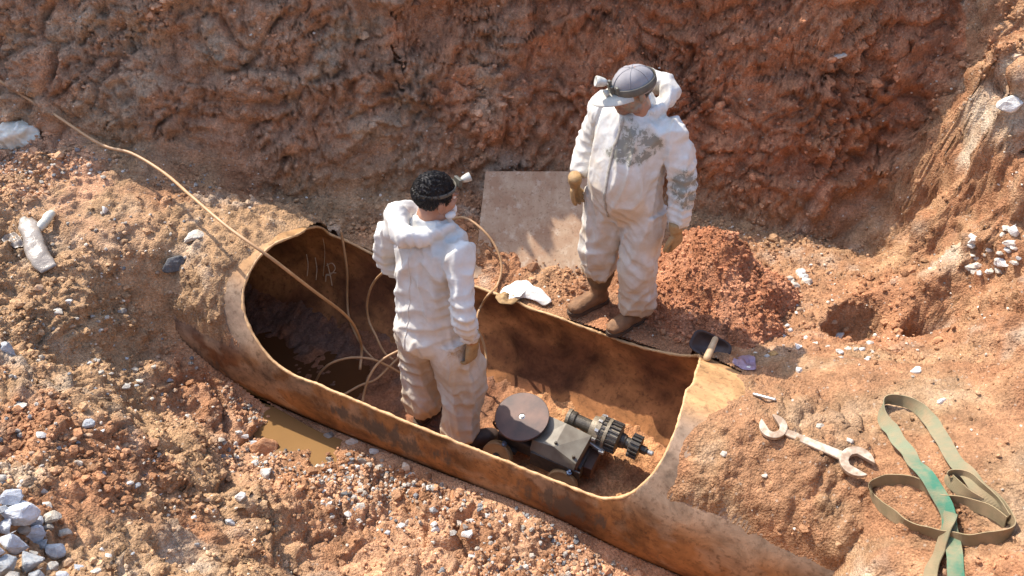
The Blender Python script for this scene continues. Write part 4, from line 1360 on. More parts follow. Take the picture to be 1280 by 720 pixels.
# grizzled hair below the cap
mb = MB()
def tufts(mb, Mh, count, test, ln, spread, seed, rad=(0.080, 0.101, 0.092), cen=(0, 0.014, 0.030)):
    rg = np.random.default_rng(seed)
    rot, off = Mh[:3, :3], Mh[:3, 3]
    k = 0
    while k < count:
        v = rg.normal(size=3); v /= np.linalg.norm(v)
        p = np.array(cen) + v * np.array(rad)
        if not test(p, v):
            continue
        k += 1
        nrm = v / np.array(rad); nrm /= np.linalg.norm(nrm)
        whirl = np.cross(nrm, np.array([0.15, 0.9, 0.45]))
        flow = np.array([0, -0.35 if p[2] > 0.06 else 0.25, -0.9]) + spread * rg.normal(size=3) + 0.5 * whirl
        flow -= nrm * (flow @ nrm); flow /= np.linalg.norm(flow) + 1e-9
        l = ln * rg.uniform(0.6, 1.2)
        lf = rg.uniform(0.08, 0.34)
        q = p + flow * l * 0.55 + nrm * l * lf
        e = p + flow * l + nrm * l * lf * 0.9
        sd = np.cross(flow, nrm) * rg.uniform(0.0014, 0.0030)
        A = [p - nrm * 0.004 + sd, p - nrm * 0.004 - sd, q - sd * 0.9, q + sd * 0.9, e, q + nrm * 0.003]
        mb.add([rot @ a + off for a in A], [(0, 1, 2, 3), (3, 2, 4), (3, 4, 5), (2, 5, 4)], True)
tufts(mb, Mh, 420, lambda p, v: p[2] < 0.03 and p[2] > -0.055 and p[1] > -0.0 and abs(p[0]) > 0 , 0.016, 0.2, 4)
mb.build('hair', simple_mat('grizzled_hair', (0.09, 0.075, 0.06), (0.035, 0.028, 0.024), 40, 0.6, 0, 0, 0), man)

def back_seam(body, z0, z1, off=0.0):
    su = [o for o in body.children if o.name.startswith('coverall')][0]
    bv = BVHTree.FromPolygons([v.co for v in su.data.vertices], [tuple(p.vertices) for p in su.data.polygons])
    pts = []
    for z in np.linspace(z0, z1, 44):
        h = bv.ray_cast(Vector((off, 0.7, z)), Vector((0, -1, 0)))
        if h[0] is not None:
            pts.append(tuple(h[0] + Vector((0, 0.0005, 0))))
    mb = MB(); mb.loft(pts, np.full(len(pts), 0.0032), (1, 0, 0), 6, 1)
    mb.build('seam', M_SUIT, body)
# ---------------------------------------------------------------- the man inside the pipe
J2 = {}
k_ = 1.06
def sc(pts, k=k_):
    return [tuple(np.array(p) * k) for p in pts]
J2['torso'] = [((0, 0.010, 0.80), (0.170, 0.155)), ((0, 0.010, 0.91), (0.190, 0.170)), ((0, 0.0, 1.03), (0.186, 0.168)), ((0, -0.010, 1.14), (0.184, 0.160)),
               ((0, -0.012, 1.26), (0.188, 0.150)), ((0, -0.012, 1.37), (0.195, 0.138)), ((0, -0.012, 1.45), (0.185, 0.120)), ((0, -0.012, 1.50), (0.120, 0.095)), ((0, -0.020, 1.545), (0.076, 0.078)), ((0, -0.024, 1.565), (0.070, 0.072))]
slR2 = [(-0.19, -0.008, 1.445), (-0.245, 0.03, 1.34), (-0.285, 0.075, 1.24), (-0.295, 0.085, 1.15), (-0.285, 0.055, 1.05), (-0.270, 0.02, 0.965), (-0.265, 0.010, 0.94)]
slL2 = [(0.19, -0.008, 1.445), (0.245, 0.02, 1.34), (0.285, 0.04, 1.24), (0.30, 0.02, 1.15), (0.285, -0.04, 1.07), (0.262, -0.09, 1.01), (0.255, -0.105, 0.99)]
J2['armL'] = [slL2[0], slL2[1], slL2[3], slL2[4], slL2[6]]
J2['armR'] = [slR2[0], slR2[1], slR2[3], slR2[4], slR2[6]]
J2['legL'] = [(0.10, 0, 0.88), (0.125, -0.01, 0.68), (0.145, -0.02, 0.49), (0.15, 0.0, 0.28), (0.15, 0.02, 0.10)]
J2['legR'] = [(-0.10, 0, 0.88), (-0.125, -0.01, 0.68), (-0.145, -0.02, 0.49), (-0.15, 0.0, 0.28), (-0.15, 0.02, 0.10)]
J2['trouserL'] = [(0.105, 0.0, 0.90), (0.122, -0.005, 0.74), (0.142, -0.015, 0.58), (0.150, -0.02, 0.47), (0.152, -0.005, 0.34), (0.152, 0.0, 0.23), (0.152, 0.005, 0.16), (0.152, 0.01, 0.115), (0.152, 0.01, 0.10)]
J2['trouserR'] = [(-q[0], q[1], q[2]) for q in J2['trouserL']]
J2['trouserRL'] = [(0.138, 0.158), (0.130, 0.142), (0.116, 0.124), (0.114, 0.120), (0.108, 0.114), (0.114, 0.120), (0.110, 0.120), (0.085, 0.092), (0.06, 0.07)]
J2['trouserRR'] = J2['trouserRL']
J2['seat'] = ((0, 0.04, 0.87), (0.195, 0.17, 0.14))
J2['folds'] = [((-0.295, 0.085, 1.15), 0.11, 0.020, 0.060, (0, 0, 1)), ((-0.27, 0.03, 0.98), 0.07, 0.012, 0.038, (0, 0, 1)), ((0.30, 0.02, 1.15), 0.10, 0.016, 0.055, (0, 0, 1)),
               ((-0.15, 0, 0.20), 0.10, 0.018, 0.080, (-0.2, 0, 1)), ((0.15, 0, 0.20), 0.10, 0.018, 0.080, (0.2, 0, 1)), ((-0.15, 0.06, 0.50), 0.12, 0.016, 0.10, (-0.4, 0, 1)), ((0.15, 0.06, 0.50), 0.12, 0.016, 0.10, (0.4, 0, 1)),
               ((0, 0.17, 0.95), 0.14, 0.016, 0.10, (0.5, 0, 0.9)), ((-0.12, 0.12, 1.33), 0.12, 0.014, 0.09, (0.7, 0, -0.6)), ((0.10, 0.14, 1.25), 0.12, 0.012, 0.09, (0.6, 0, 0.7))]
RZ2 = R(138)
LOC2 = np.array([-0.40, 3.475, -0.575])
HEAD2 = T4(rotm(R(12), 0, R(-12)), (0.0, -0.055, 1.655))
def dirt2(c, n):
    wob = fbm(c * 7 + 4, 4)
    st = 0.30 * lay(c, (-0.15, 0.02, 0.18), (0.15, 0.15, 0.06)) + 0.25 * lay(c, (0.15, 0.02, 0.2), (0.1, 0.15, 0.07))
    oc = 0.62 * lay(c, (-0.22, 0.06, 0.87), (0.07, 0.1, 0.06), 1.5) + 0.45 * sstep(0.32, 0.12, c[:, 2])
    di = 0.45 * sstep(1.15, 0.55, c[:, 2]) + 0.20 * sstep(0.5, 0.1, c[:, 2]) + 0.12 * wob
    return di, st, oc
hood2 = [([(-0.085, -0.07, 1.525), (-0.105, 0.0, 1.54), (-0.06, 0.095, 1.535), (0.03, 0.14, 1.53), (0.115, 0.10, 1.535), (0.135, 0.02, 1.55), (0.095, -0.055, 1.53)],
          [(0.026, 0.020), (0.034, 0.026), (0.045, 0.036), (0.055, 0.050), (0.066, 0.058), (0.052, 0.042), (0.026, 0.020)]),
         ([(0.05, 0.10, 1.53), (0.11, 0.13, 1.48), (0.15, 0.12, 1.42)], [(0.06, 0.05), (0.07, 0.05), (0.03, 0.025)])]
man2 = make_body('person', 'dark-haired man in white coverall standing inside the open pipe with his back turned', LOC2, RZ2, J2, HEAD2, 0.5, 0.0)
man2.scale = (1.02, 1.02, 1.02)
make_suit2(man2, J2, slL2, slR2, hood2, dirt2, 6.3)
back_seam(man2, 1.50, 0.84, 0.012)
make_glove(man2, None, T4(rotm(R(12), R(4), R(8)), (-0.262, 0.002, 0.905)), 1, 0.40, M_GLOVE)
make_glove(man2, None, T4(rotm(R(30), R(-4), R(-8)), (0.252, -0.120, 0.955)), -1, 0.40, M_GLOVE)
make_boot(man2, (-0.155, 0.07, 0.0), (-0.42, -1), (-0.152, 0.02, 0.18), M_BOOTD)
make_boot(man2, (0.150, 0.07, 0.0), (0.10, -1), (0.152, 0.02, 0.18), M_BOOTD)
Mh = HEAD2
mb = MB()
rot, off = Mh[:3, :3], Mh[:3, 3]
mb.ellipsoid(rot @ np.array((0, 0.020, 0.038)) + off, (0.0795, 0.096, 0.086), rot, 28, 16)
hb = mb.build('hair', M_HAIR, man2)
c, n = co_no(hb.data)
put_co(hb.data, c + n * (0.003 * perlin(c * 45) + 0.002 * perlin(c * 110))[:, None])
mb = MB()
def hair_ok(p, v):
    if p[1] < -0.045 and p[2] < 0.055:
        return False
    if abs(p[0]) > 0.055 and p[2] < 0.0 and p[1] < 0.035:
        return False
    return p[2] > -0.038
tufts(mb, Mh, 3000, hair_ok, 0.024, 0.26, 9, (0.0790, 0.096, 0.086), (0, 0.018, 0.036))
tuft_o = mb.build('hair_lock', M_HAIR, hb)
headlamp(man2, Mh, 0.012, (0.0835, 0.103, 0.0115), (M_BAND, M_LAMPD, M_LAMPW), 0.050, (-0.02, -0.106, 0.072), big=False)
mb = MB(); mb.ellipsoid(rot @ np.array((-0.060, -0.055, -0.075)) + off, (0.022, 0.030, 0.018), rot, 14, 8); mb.ellipsoid(rot @ np.array((0.0, -0.098, -0.075)) + off, (0.045, 0.022, 0.030), rot, 14, 8)
mb.build('dust_mask', M_MASK, man2)

# ================================================================== PIPE-CLEANING TROLLEY
M_GREASE = simple_mat('greasy_steel', (0.16, 0.135, 0.10), (0.05, 0.042, 0.034), 26, 0.42, 0.5, 0.5, 0.004)
M_BLACKM = simple_mat('black_steel', (0.045, 0.040, 0.038), (0.10, 0.08, 0.06), 30, 0.5, 0.3, 0.3, 0.003)
M_COVER = simple_mat('grey_sheet_metal', (0.25, 0.225, 0.17), (0.09, 0.066, 0.045), 8, 0.5, 0.1, 0.2, 0.003)
M_WHEEL = simple_mat('rusty_wheel', (0.36, 0.22, 0.095), (0.24, 0.14, 0.06), 22, 0.7, 0, 0.4, 0.003)
M_BOLT = simple_mat('bright_bolt', (0.30, 0.36, 0.44), (0.18, 0.20, 0.24), 40, 0.35, 0.7)
M_IVORY = simple_mat('worn_ivory_metal', (0.36, 0.30, 0.21), (0.14, 0.11, 0.075), 24, 0.5, 0.3, 0.4, 0.003)
M_BARE = simple_mat('bare_steel', (0.62, 0.60, 0.56), (0.36, 0.34, 0.30), 24, 0.35, 0.6)
M_BROWNM = simple_mat('brown_steel', (0.13, 0.065, 0.04), (0.07, 0.035, 0.022), 20, 0.6, 0.1)
M_PLATE = simple_mat('dusty_plate', (0.16, 0.085, 0.06), (0.052, 0.036, 0.032), 8, 0.5, 0.15, 0.2, 0.002, spread=0.2)
CS = -1.30                                              # trolley centre along the pipe
cart = empty('trolley', W(CS, -0.015, -0.60), -PA, 'low wheeled steel trolley with round plate and ribbed cutter head inside the pipe', 'trolley')
cart.rotation_euler = (R(4), R(3), -PA)
# frame: +X down the pipe to the right, +Y away from the viewer, +Z up
mb = MB(); mb.box((-0.02, 0.0, 0.145), (0.26, 0.085, 0.05)); mb.box((-0.20, 0, 0.10), (0.05, 0.11, 0.02)); mb.box((0.18, 0, 0.10), (0.05, 0.11, 0.02))
mb.build('chassis', M_BLACKM, cart, 0.008)
for x, y in ((-0.235, -0.165), (0.165, -0.165), (-0.215, 0.185), (0.185, 0.18)):
    sgn = 1 if y > 0 else -1
    ax_ = np.array([0, sgn * 0.88, 0.45]); ax_ /= np.linalg.norm(ax_)
    c = np.array([x, y, 0.105])
    mb = MB(); mb.lathe(c - ax_ * 0.022, c + ax_ * 0.022, [(0, 0.05), (0.0, 0.082), (0.006, 0.090), (0.036, 0.090), (0.044, 0.082), (0.040, 0.060), (0.040, 0.0005)], 32)
    w = mb.build('wheel', M_WHEEL, cart)
    mb = MB(); mb.lathe(c + ax_ * 0.012, c + ax_ * 0.036, [(0, 0.026), (0.018, 0.024), (0.024, 0.012)], 16); mb.build('hub', M_BLACKM, w)
    mb = MB(); mb.capsule(c - ax_ * 0.02, (x, y * 0.45, 0.14), 0.014, 0.014, 10); mb.build('axle', M_BLACKM, w)
    if sgn < 0:
        mb = MB(); mb.lathe((x + 0.02, y + 0.035, 0.13), (x + 0.028, y + 0.03, 0.215), [(0, 0.009), (0.055, 0.009), (0.056, 0.015), (0.072, 0.015), (0.073, 0.007), (0.088, 0.007)], 12)
        mb.build('pin', M_BOLT, cart)
mb = MB(); mb.lathe((-0.165, 0.0, 0.19), (-0.165, 0.0, 0.31), [(0, 0.085), (0.06, 0.085), (0.06, 0.06), (0.12, 0.06)], 28); mb.build('pedestal', M_BROWNM, cart)
tl = rotm(R(9), R(-4), 0)
mb = MB(); mb.lathe((0, 0, 0.0), (0, 0, 0.016), [(0, 0.018), (0.0, 0.150), (0.003, 0.153), (0.013, 0.153), (0.016, 0.150), (0.016, 0.018), (0.002, 0.018)], 56)
dk = mb.build('round_plate', M_PLATE, cart); dk.location = (-0.165, 0.0, 0.312); dk.rotation_euler = (R(9), R(-4), 0)
mb = MB(); mb.lathe((0, 0, 0.0), (0, 0, 0.016), [(0, 0.017), (0.012, 0.017), (0.013, 0.012), (0.022, 0.010)], 14)
hb_ = mb.build('centre_nut', M_BARE, dk)
# folded sheet cover
vs = [(-0.06, -0.085, 0.275), (0.215, -0.11, 0.265), (0.225, 0.075, 0.30), (-0.06, 0.085, 0.305), (-0.06, -0.115, 0.215), (0.215, -0.128, 0.225), (0.228, 0.085, 0.23), (-0.06, 0.10, 0.23), (0.07, -0.085, 0.298), (0.07, 0.08, 0.31), (0.07, -0.125, 0.225), (0.07, 0.09, 0.24)]
fs = [(0, 8, 9, 3), (8, 1, 2, 9), (4, 10, 8, 0), (10, 5, 1, 8), (5, 6, 2, 1), (3, 9, 11, 7), (9, 2, 6, 11), (4, 0, 3, 7)]
mb = MB(); mb.add(vs, fs, False)
for bx, by in ((-0.04, -0.06), (-0.04, 0.06), (0.19, -0.085), (0.19, 0.05), (0.07, -0.06)):
    m_ = MB(); zt_ = 0.304 if bx < 0.1 else 0.288
    m_.lathe((bx, by, zt_ - 0.012), (bx, by, zt_ + 0.01), [(0, 0.0095), (0.012, 0.0095), (0.016, 0.007), (0.02, 0.007)], 6)
    m_.build('bolt', M_GREASE, cart)
cv = mb.build('sheet_cover', M_COVER, cart)
bake(cv, [('SOLIDIFY', dict(thickness=0.004, offset=-1)), ('BEVEL', dict(width=0.006, segments=2, limit_method='ANGLE', angle_limit=R(20)))])
mb = MB(); mb.box((0.215, -0.01, 0.165), (0.006, 0.105, 0.075)); mb.box((0.255, 0.02, 0.13), (0.035, 0.07, 0.045)); mb.build('end_plate', M_BROWNM, cart, 0.004)
mb = MB(); mb.box((0.10, -0.122, 0.16), (0.15, 0.006, 0.06)); mb.build('side_plate', M_BLACKM, cart, 0.003)
# link on the near left corner
mb = MB(); mb.loft([(-0.315 + 0.020 * math.cos(a), -0.02 + 0.004 * math.sin(2 * a), 0.17 + 0.034 * math.sin(a)) for a in np.linspace(0, 2 * math.pi, 17)], np.full(17, 0.007), (0, 1, 0), 8, 1, cap=False)
mb.build('shackle', M_BROWNM, cart)
# motor and cutter head
A0_ = np.array([0.045, 0.155, 0.265]); B0_ = np.array([0.53, 0.150, 0.255])
ua = (B0_ - A0_) / np.linalg.norm(B0_ - A0_)
hp = lambda t: A0_ + ua * t
mb = MB(); mb.lathe(hp(0), hp(0.15), [(0, 0.030), (0.004, 0.046), (0.05, 0.046), (0.055, 0.038), (0.15, 0.038)], 24, False)
mb.box(hp(0.03) + np.array([0, 0, -0.04]), (0.035, 0.03, 0.02))
mot = mb.build('motor', M_GREASE, cart, 0.003)
mb = MB(); mb.lathe(hp(0.0), hp(0.02), [(0, 0.044), (0.0, 0.050), (0.018, 0.050), (0.02, 0.044)], 20); mb.build('end_cap', M_IVORY, mot)
mb = MB(); mb.lathe(hp(0.15), hp(0.33), [(0, 0.05), (0.0, 0.070), (0.03, 0.074), (0.032, 0.088), (0.060, 0.088), (0.062, 0.080), (0.085, 0.080), (0.087, 0.092), (0.105, 0.092), (0.107, 0.078), (0.165, 0.078), (0.175, 0.055), (0.180, 0.03)], 36)
head_ = mb.build('cutter_body', M_IVORY, cart)
def ribs(t0, t1, r, cnt, w, h, mat, name):
    q = np.array([0, 0, 1.0]); q -= ua * (q @ ua); q /= np.linalg.norm(q); y2 = np.cross(ua, q)
    first = None
    for i in range(cnt):
        a = 2 * math.pi * i / cnt
        rad = q * math.cos(a) + y2 * math.sin(a); tan_ = -q * math.sin(a) + y2 * math.cos(a)
        m_ = MB(); m_.box((0, 0, 0), ((t1 - t0) / 2, w, h))
        if first is None:
            o = m_.build(name, mat, head_, 0.0015); first = o
        else:
            o = bpy.data.objects.new(name, first.data); COL.objects.link(o); o.parent = head_
        Mx = np.eye(4); Mx[:3, 0] = ua; Mx[:3, 1] = tan_; Mx[:3, 2] = rad; Mx[:3, 3] = hp((t0 + t1) / 2) + rad * r
        o.matrix_local = Matrix(Mx.tolist())
ribs(0.258, 0.318, 0.081, 20, 0.0055, 0.010, M_BLACKM, 'rib')
ribs(0.213, 0.235, 0.084, 20, 0.0070, 0.006, M_BLACKM, 'rib')
ribs(0.185, 0.208, 0.092, 10, 0.0080, 0.006, M_BARE, 'lug')
mb = MB(); mb.lathe(hp(0.33), hp(0.52), [(0, 0.045), (0.025, 0.040), (0.03, 0.034), (0.05, 0.034), (0.052, 0.046), (0.056, 0.058), (0.112, 0.058), (0.116, 0.046), (0.118, 0.024), (0.150, 0.024), (0.152, 0.017), (0.158, 0.017)], 28)
mb.build('drive_drum', M_GREASE, cart)
_keep = head_
head_ = [o for o in cart.children if o.name.startswith('drive_drum')][0]
ribs(0.386, 0.442, 0.061, 16, 0.0052, 0.009, M_BLACKM, 'tooth')
head_ = _keep
mb = MB(); mb.lathe(hp(0.485), hp(0.522), [(0, 0.015), (0.03, 0.016), (0.037, 0.012)], 16); mb.build('shaft_tip', M_BARE, cart)
mb = MB(); mb.box((0.26, 0.075, 0.235), (0.045, 0.022, 0.012), rotm(0, R(8), R(-10))); mb.box((0.30, 0.055, 0.225), (0.016, 0.014, 0.012)); mb.box((0.25, 0.10, 0.17), (0.02, 0.02, 0.08)); mb.build('head_bracket', M_BARE, cart, 0.004)

# ================================================================== HOSES
M_HOSE = simple_mat('tan_hose', (0.50, 0.30, 0.15), (0.36, 0.20, 0.09), 14, 0.5, 0, 0.2, 0.002)
def hose(pts, label, r=0.0075, group='tan hoses at the pipe', name='hose'):
    mb = MB()
    P = [tuple(p) for p in pts]
    mb.loft(P, np.full(len(P), r), (0, 0, 1), 10, 8)
    o = mb.build(name, M_HOSE)
    return tag(o, label, 'hose', group)
g_ = lambda x, y, up: tuple(on_ground(x, y)[0] + Vector((0, 0, up)))
hose([g_(-60, 80, 0.10), g_(0, 114, 0.09), g_(35, 136, 0.09), g_(75, 160, 0.09), tuple(at_z(125, 180, 0.72)), tuple(at_z(165, 192, 0.70)), tuple(at_z(205, 216, 0.68)), tuple(at_z(240, 246, 0.70)), tuple(at_z(285, 284, 0.70)),
      tuple(at_z(338, 322, 0.60)), tuple(at_z(390, 362, 0.28)), tuple(at_z(425, 388, 0.0)), tuple(at_z(441, 405, -0.18)), tuple(at_z(450, 425, -0.38)), tuple(at_z(452, 440, -0.50)), tuple(at_z(450, 462, -0.56))],
     'long tan hose running down from the upper left soil across the pipe mouth', 0.0092)
hose([tuple(at_n(426, 288, 0.50)), tuple(at_n(430, 310, 0.49)), tuple(at_n(434, 340, 0.47)), tuple(at_n(434, 370, 0.45)), tuple(at_n(436, 395, 0.38)), tuple(at_n(445, 418, 0.28)), tuple(at_z(456, 437, -0.53)), tuple(at_z(470, 452, -0.56))],
     'straight tan hose hanging over the far pipe wall beside the chalk marks')
hose([tuple(at_n(500, 330, 0.30)), tuple(at_n(482, 338, 0.34)), tuple(at_n(466, 355, 0.36)), tuple(at_n(459, 378, 0.36)), tuple(at_n(461, 400, 0.34)), tuple(at_n(470, 420, 0.27)), tuple(at_z(480, 440, -0.53)), tuple(at_z(492, 450, -0.555))],
     'tan hose curving down the far wall just left of the back-turned man')
hose([tuple(at_z(395, 476, -0.56)), tuple(at_z(402, 464, -0.48)), tuple(at_z(416, 453, -0.42)), tuple(at_z(440, 447, -0.40)), tuple(at_z(465, 449, -0.42)), tuple(at_z(482, 456, -0.48)), tuple(at_z(500, 466, -0.555))],
     'low tan hose arch on the mud touching the near rim')
hose([tuple(at_z(453, 503, -0.575)), tuple(at_z(455, 492, -0.54)), tuple(at_z(461, 472, -0.46)), tuple(at_z(474, 453, -0.40)), tuple(at_z(495, 440, -0.37)), tuple(at_z(515, 434, -0.37)), tuple(at_z(535, 440, -0.45))],
     'tan hose arch rising from the mud to behind the white trouser leg')
hose([tuple(at_z(425, 496, -0.57)), tuple(at_z(450, 482, -0.55)), tuple(at_z(470, 474, -0.54)), tuple(at_z(490, 455, -0.53)), tuple(at_z(505, 440, -0.53))],
     'muddy hose lying flat across the other hose arches')
hose([g_(560, 292, 0.10), g_(580, 294, 0.14), g_(600, 303, 0.12), g_(618, 318, 0.08), g_(627, 338, 0.04), g_(622, 358, 0.015), g_(610, 371, 0.012), tuple(at_n(603, 380, 0.53)), tuple(at_n(598, 390, 0.48)), tuple(at_n(596, 400, 0.44))],
     'tan hose loop over the far rim between the board and the back-turned man')
hose([tuple(at_n(586, 402, 0.36)), tuple(at_n(600, 418, 0.36)), tuple(at_n(607, 440, 0.33)), tuple(at_n(607, 462, 0.27)), tuple(at_z(600, 482, -0.55)), tuple(at_z(590, 500, -0.565))],
     'tan hose hanging on the inner wall to the right of the white trousers')

# ================================================================== BOARD AGAINST THE BACK FACE
def board_mat():
    m, nt, b = new_mat('muddy_plywood')
    co = tex_coord(nt)
    mp = nd(nt, 'ShaderNodeMapping'); mp.inputs['Scale'].default_value = (26, 3, 3); nt.links.new(co, mp.inputs[0])
    n1 = noise_tex(nt, mp.outputs[0], 1.0, 6, 0.6)
    n2 = noise_tex(nt, co, 6, 6, 0.7)
    n3 = noise_tex(nt, co, 55, 3)
    c = mixc(nt, ramp(nt, n1, [(0.3, 0.0), (0.7, 1.0)]), (0.45, 0.32, 0.205), (0.36, 0.235, 0.145))
    c = mixc(nt, ramp(nt, n2, [(0.42, 0.0), (0.62, 0.85)]), c, (0.30, 0.165, 0.09))
    c = mixc(nt, ramp(nt, noise_tex(nt, co, 17, 6, 0.7), [(0.55, 0.0), (0.66, 0.6)]), c, (0.52, 0.42, 0.31))
    c = mixc(nt, ramp(nt, n3, [(0.58, 0.0), (0.66, 0.5)]), c, (0.18, 0.11, 0.06))
    nt.links.new(c, b.inputs['Base Color'])
    b.inputs['Roughness'].default_value = 0.8
    nrm = bump(nt, n1, 0.25, 0.003)
    nt.links.new(bump(nt, n3, 0.25, 0.003, nrm), b.inputs['Normal'])
    return m
tlc = at_z(607, 214, 0.36); trc = at_z(738, 214, 0.36); blc = at_z(588, 296, 0.0); brc = at_z(742, 340, 0.0)
dwn = np.array([-0.067, -0.60, -0.372])
brc2 = trc + dwn; blc2 = tlc + dwn
nb = np.cross(trc - tlc, dwn); nb /= np.linalg.norm(nb); nb = nb if nb[2] > 0 else -nb
mb = MB(); vs = [tlc, trc, brc2, blc2]; vs = [v for v in vs] + [v - nb * 0.018 for v in vs]
mb.add(vs, [(0, 3, 2, 1), (4, 5, 6, 7), (0, 1, 5, 4), (1, 2, 6, 5), (2, 3, 7, 6), (3, 0, 4, 7)], False)
tag(mb.build('plywood_board', board_mat(), None, 0.003), 'muddy plywood board leaning against the foot of the red soil wall', 'board')

# ================================================================== SPANNER
M_SPAN = simple_mat('dusty_spanner', (0.50, 0.41, 0.31), (0.27, 0.185, 0.12), 26, 0.6, 0.15, 0.35, 0.003, spread=0.12)
pA, nA = on_ground(966, 537); pB, nB = on_ground(1070, 581)
mid_n = on_ground(1018, 560)[1]
xv = (pB - pA); Lsp = xv.length; xv.normalize()
nrm = ((nA + nB + mid_n) / 3 + Vector((0, 0, 0.6))).normalized(); nrm = (nrm - xv * nrm.dot(xv)).normalized()
yv = nrm.cross(xv)
def jaw(cx, r, ang, gap):
    P = []
    a0 = math.asin(gap / r)
    for q in np.linspace(a0, 2 * math.pi - a0, 30):
        P.append((r * math.cos(q), r * math.sin(q)))
    P += [(0.10 * r, -gap), (-0.22 * r, -gap * 0.98), (-0.42 * r, -gap * 0.55), (-0.47 * r, 0), (-0.42 * r, gap * 0.55), (-0.22 * r, gap * 0.98), (0.10 * r, gap)]
    c, s = math.cos(ang), math.sin(ang)
    return [(cx + x * c - y * s, x * s + y * c) for x, y in P]
mb = MB()
mb.prism([(0.038, 0.016), (0.09, 0.019), (Lsp / 2, 0.0195), (Lsp - 0.10, 0.022), (Lsp - 0.04, 0.024), (Lsp - 0.04, -0.024), (Lsp - 0.10, -0.022), (Lsp / 2, -0.0195), (0.09, -0.019), (0.038, -0.016)], 0.003, 0.018)
sp = empty('spanner', pA + nrm * 0.012, 0, 'large dusty double open-ended spanner lying on the soil over the pipe', 'spanner')
sp.rotation_mode = 'QUATERNION'
sp.rotation_quaternion = Matrix((xv, yv, nrm)).transposed().to_quaternion()
mb.build('shank', M_SPAN, sp, 0.005)
mb = MB(); mb.prism(jaw(0.0, 0.062, R(180 - 38), 0.026), 0.0, 0.021); mb.build('jaw', M_SPAN, sp, 0.003)
mb = MB(); mb.prism(jaw(Lsp, 0.073, R(-8), 0.033), 0.0, 0.023); mb.build('jaw', M_SPAN, sp, 0.003)

# ================================================================== WEBBING SLING
def strap_mat():
    m, nt, b = new_mat('webbing')
    co = tex_coord(nt)
    base = attr(nt, 'tint')
    n = noise_tex(nt, co, 16, 5)
    c = mixc(nt, ramp(nt, n, [(0.38, 0.0), (0.68, 0.75)]), base, (0.32, 0.22, 0.12))
    w = nd(nt, 'ShaderNodeTexWave', Scale=90.0, Distortion=0.6); nt.links.new(attr(nt, 'uvw', 'Vector'), w.inputs['Vector'])
    c = mixc(nt, 0.25, c, w.outputs['Color'], 'MULTIPLY')
    nt.links.new(c, b.inputs['Base Color'])
    b.inputs['Roughness'].default_value = 0.85
    nt.links.new(bump(nt, w.outputs['Fac'], 0.4, 0.002), b.inputs['Normal'])
    return m
M_STRAP = strap_mat()
tanS = np.array([0.215, 0.165, 0.085]); paleG = np.array([0.205, 0.225, 0.135]); green = np.array([0.045, 0.175, 0.105])
def ribbon(nodes, name, label, cat, parent=None, hw=0.030, thick=0.004):
    """nodes: px, py, lift, twist(deg from flat), colour 0 tan 1 pale green 2 green"""
    P = []
    for x, y, up, tw, cl in nodes:
        p = on_ground(x, y)[0]
        d_ = Vector(ray(x, y)); 
        q = p + Vector((0, 0, up))
        P.append((q.x, q.y, q.z, tw, cl))
    D = catmull(np.array(P), 8)
    C, tw, cl = D[:, :3], np.radians(D[:, 3]), D[:, 4]
    tw = tw + 0.28 * perlin(C * 9.0)
    C = C + 0.007 * np.stack([perlin(C * 11 + 3), perlin(C * 11 + 30), 0.4 * perlin(C * 11 + 60)], 1)
    T = np.gradient(C, axis=0); T /= np.linalg.norm(T, axis=1)[:, None]
    up = np.array([0, 0, 1.0])
    vs, fs, colr, uv = [], [], [], []
    dist = 0
    for i in range(len(C)):
        sd = np.cross(T[i], up); sd /= np.linalg.norm(sd)
        u2 = np.cross(sd, T[i])
        wv = sd * math.cos(tw[i]) + u2 * math.sin(tw[i])
        nv_ = np.cross(T[i], wv)
        if i:
            dist += np.linalg.norm(C[i] - C[i - 1])
        cc = C[i] + up * (hw * abs(math.sin(tw[i])) * 0.95)
        for a, b_ in ((-1, 1), (0, 1), (1, 1), (1, -1), (0, -1), (-1, -1)):
            vs.append(cc + wv * hw * a + nv_ * thick * 0.5 * b_)
            k = min(max(cl[i], 0), 2)
            colr.append(tanS * (1 - k) + paleG * k if k < 1 else paleG * (2 - k) + green * (k - 1))
            uv.append((a * hw, dist, 0))
    n = len(C)
    for i in range(n - 1):
        for j in range(6):
            fs.append((i * 6 + j, i * 6 + (j + 1) % 6, (i + 1) * 6 + (j + 1) % 6, (i + 1) * 6 + j))
    fs.append(tuple(range(6))[::-1]); fs.append(tuple((n - 1) * 6 + j for j in range(6)))
    mb = MB(); mb.add(vs, fs, False)
    o = mb.build(name, M_STRAP, parent)
    o.data.polygons.foreach_set('use_smooth', np.zeros(len(fs), bool))
    set_tint(o.data, np.array(colr))
    a = o.data.attributes.new('uvw', 'FLOAT_VECTOR', 'POINT'); a.data.foreach_set('vector', np.array(uv, np.float32).ravel())
    if label:
        tag(o, label, cat)
    return o
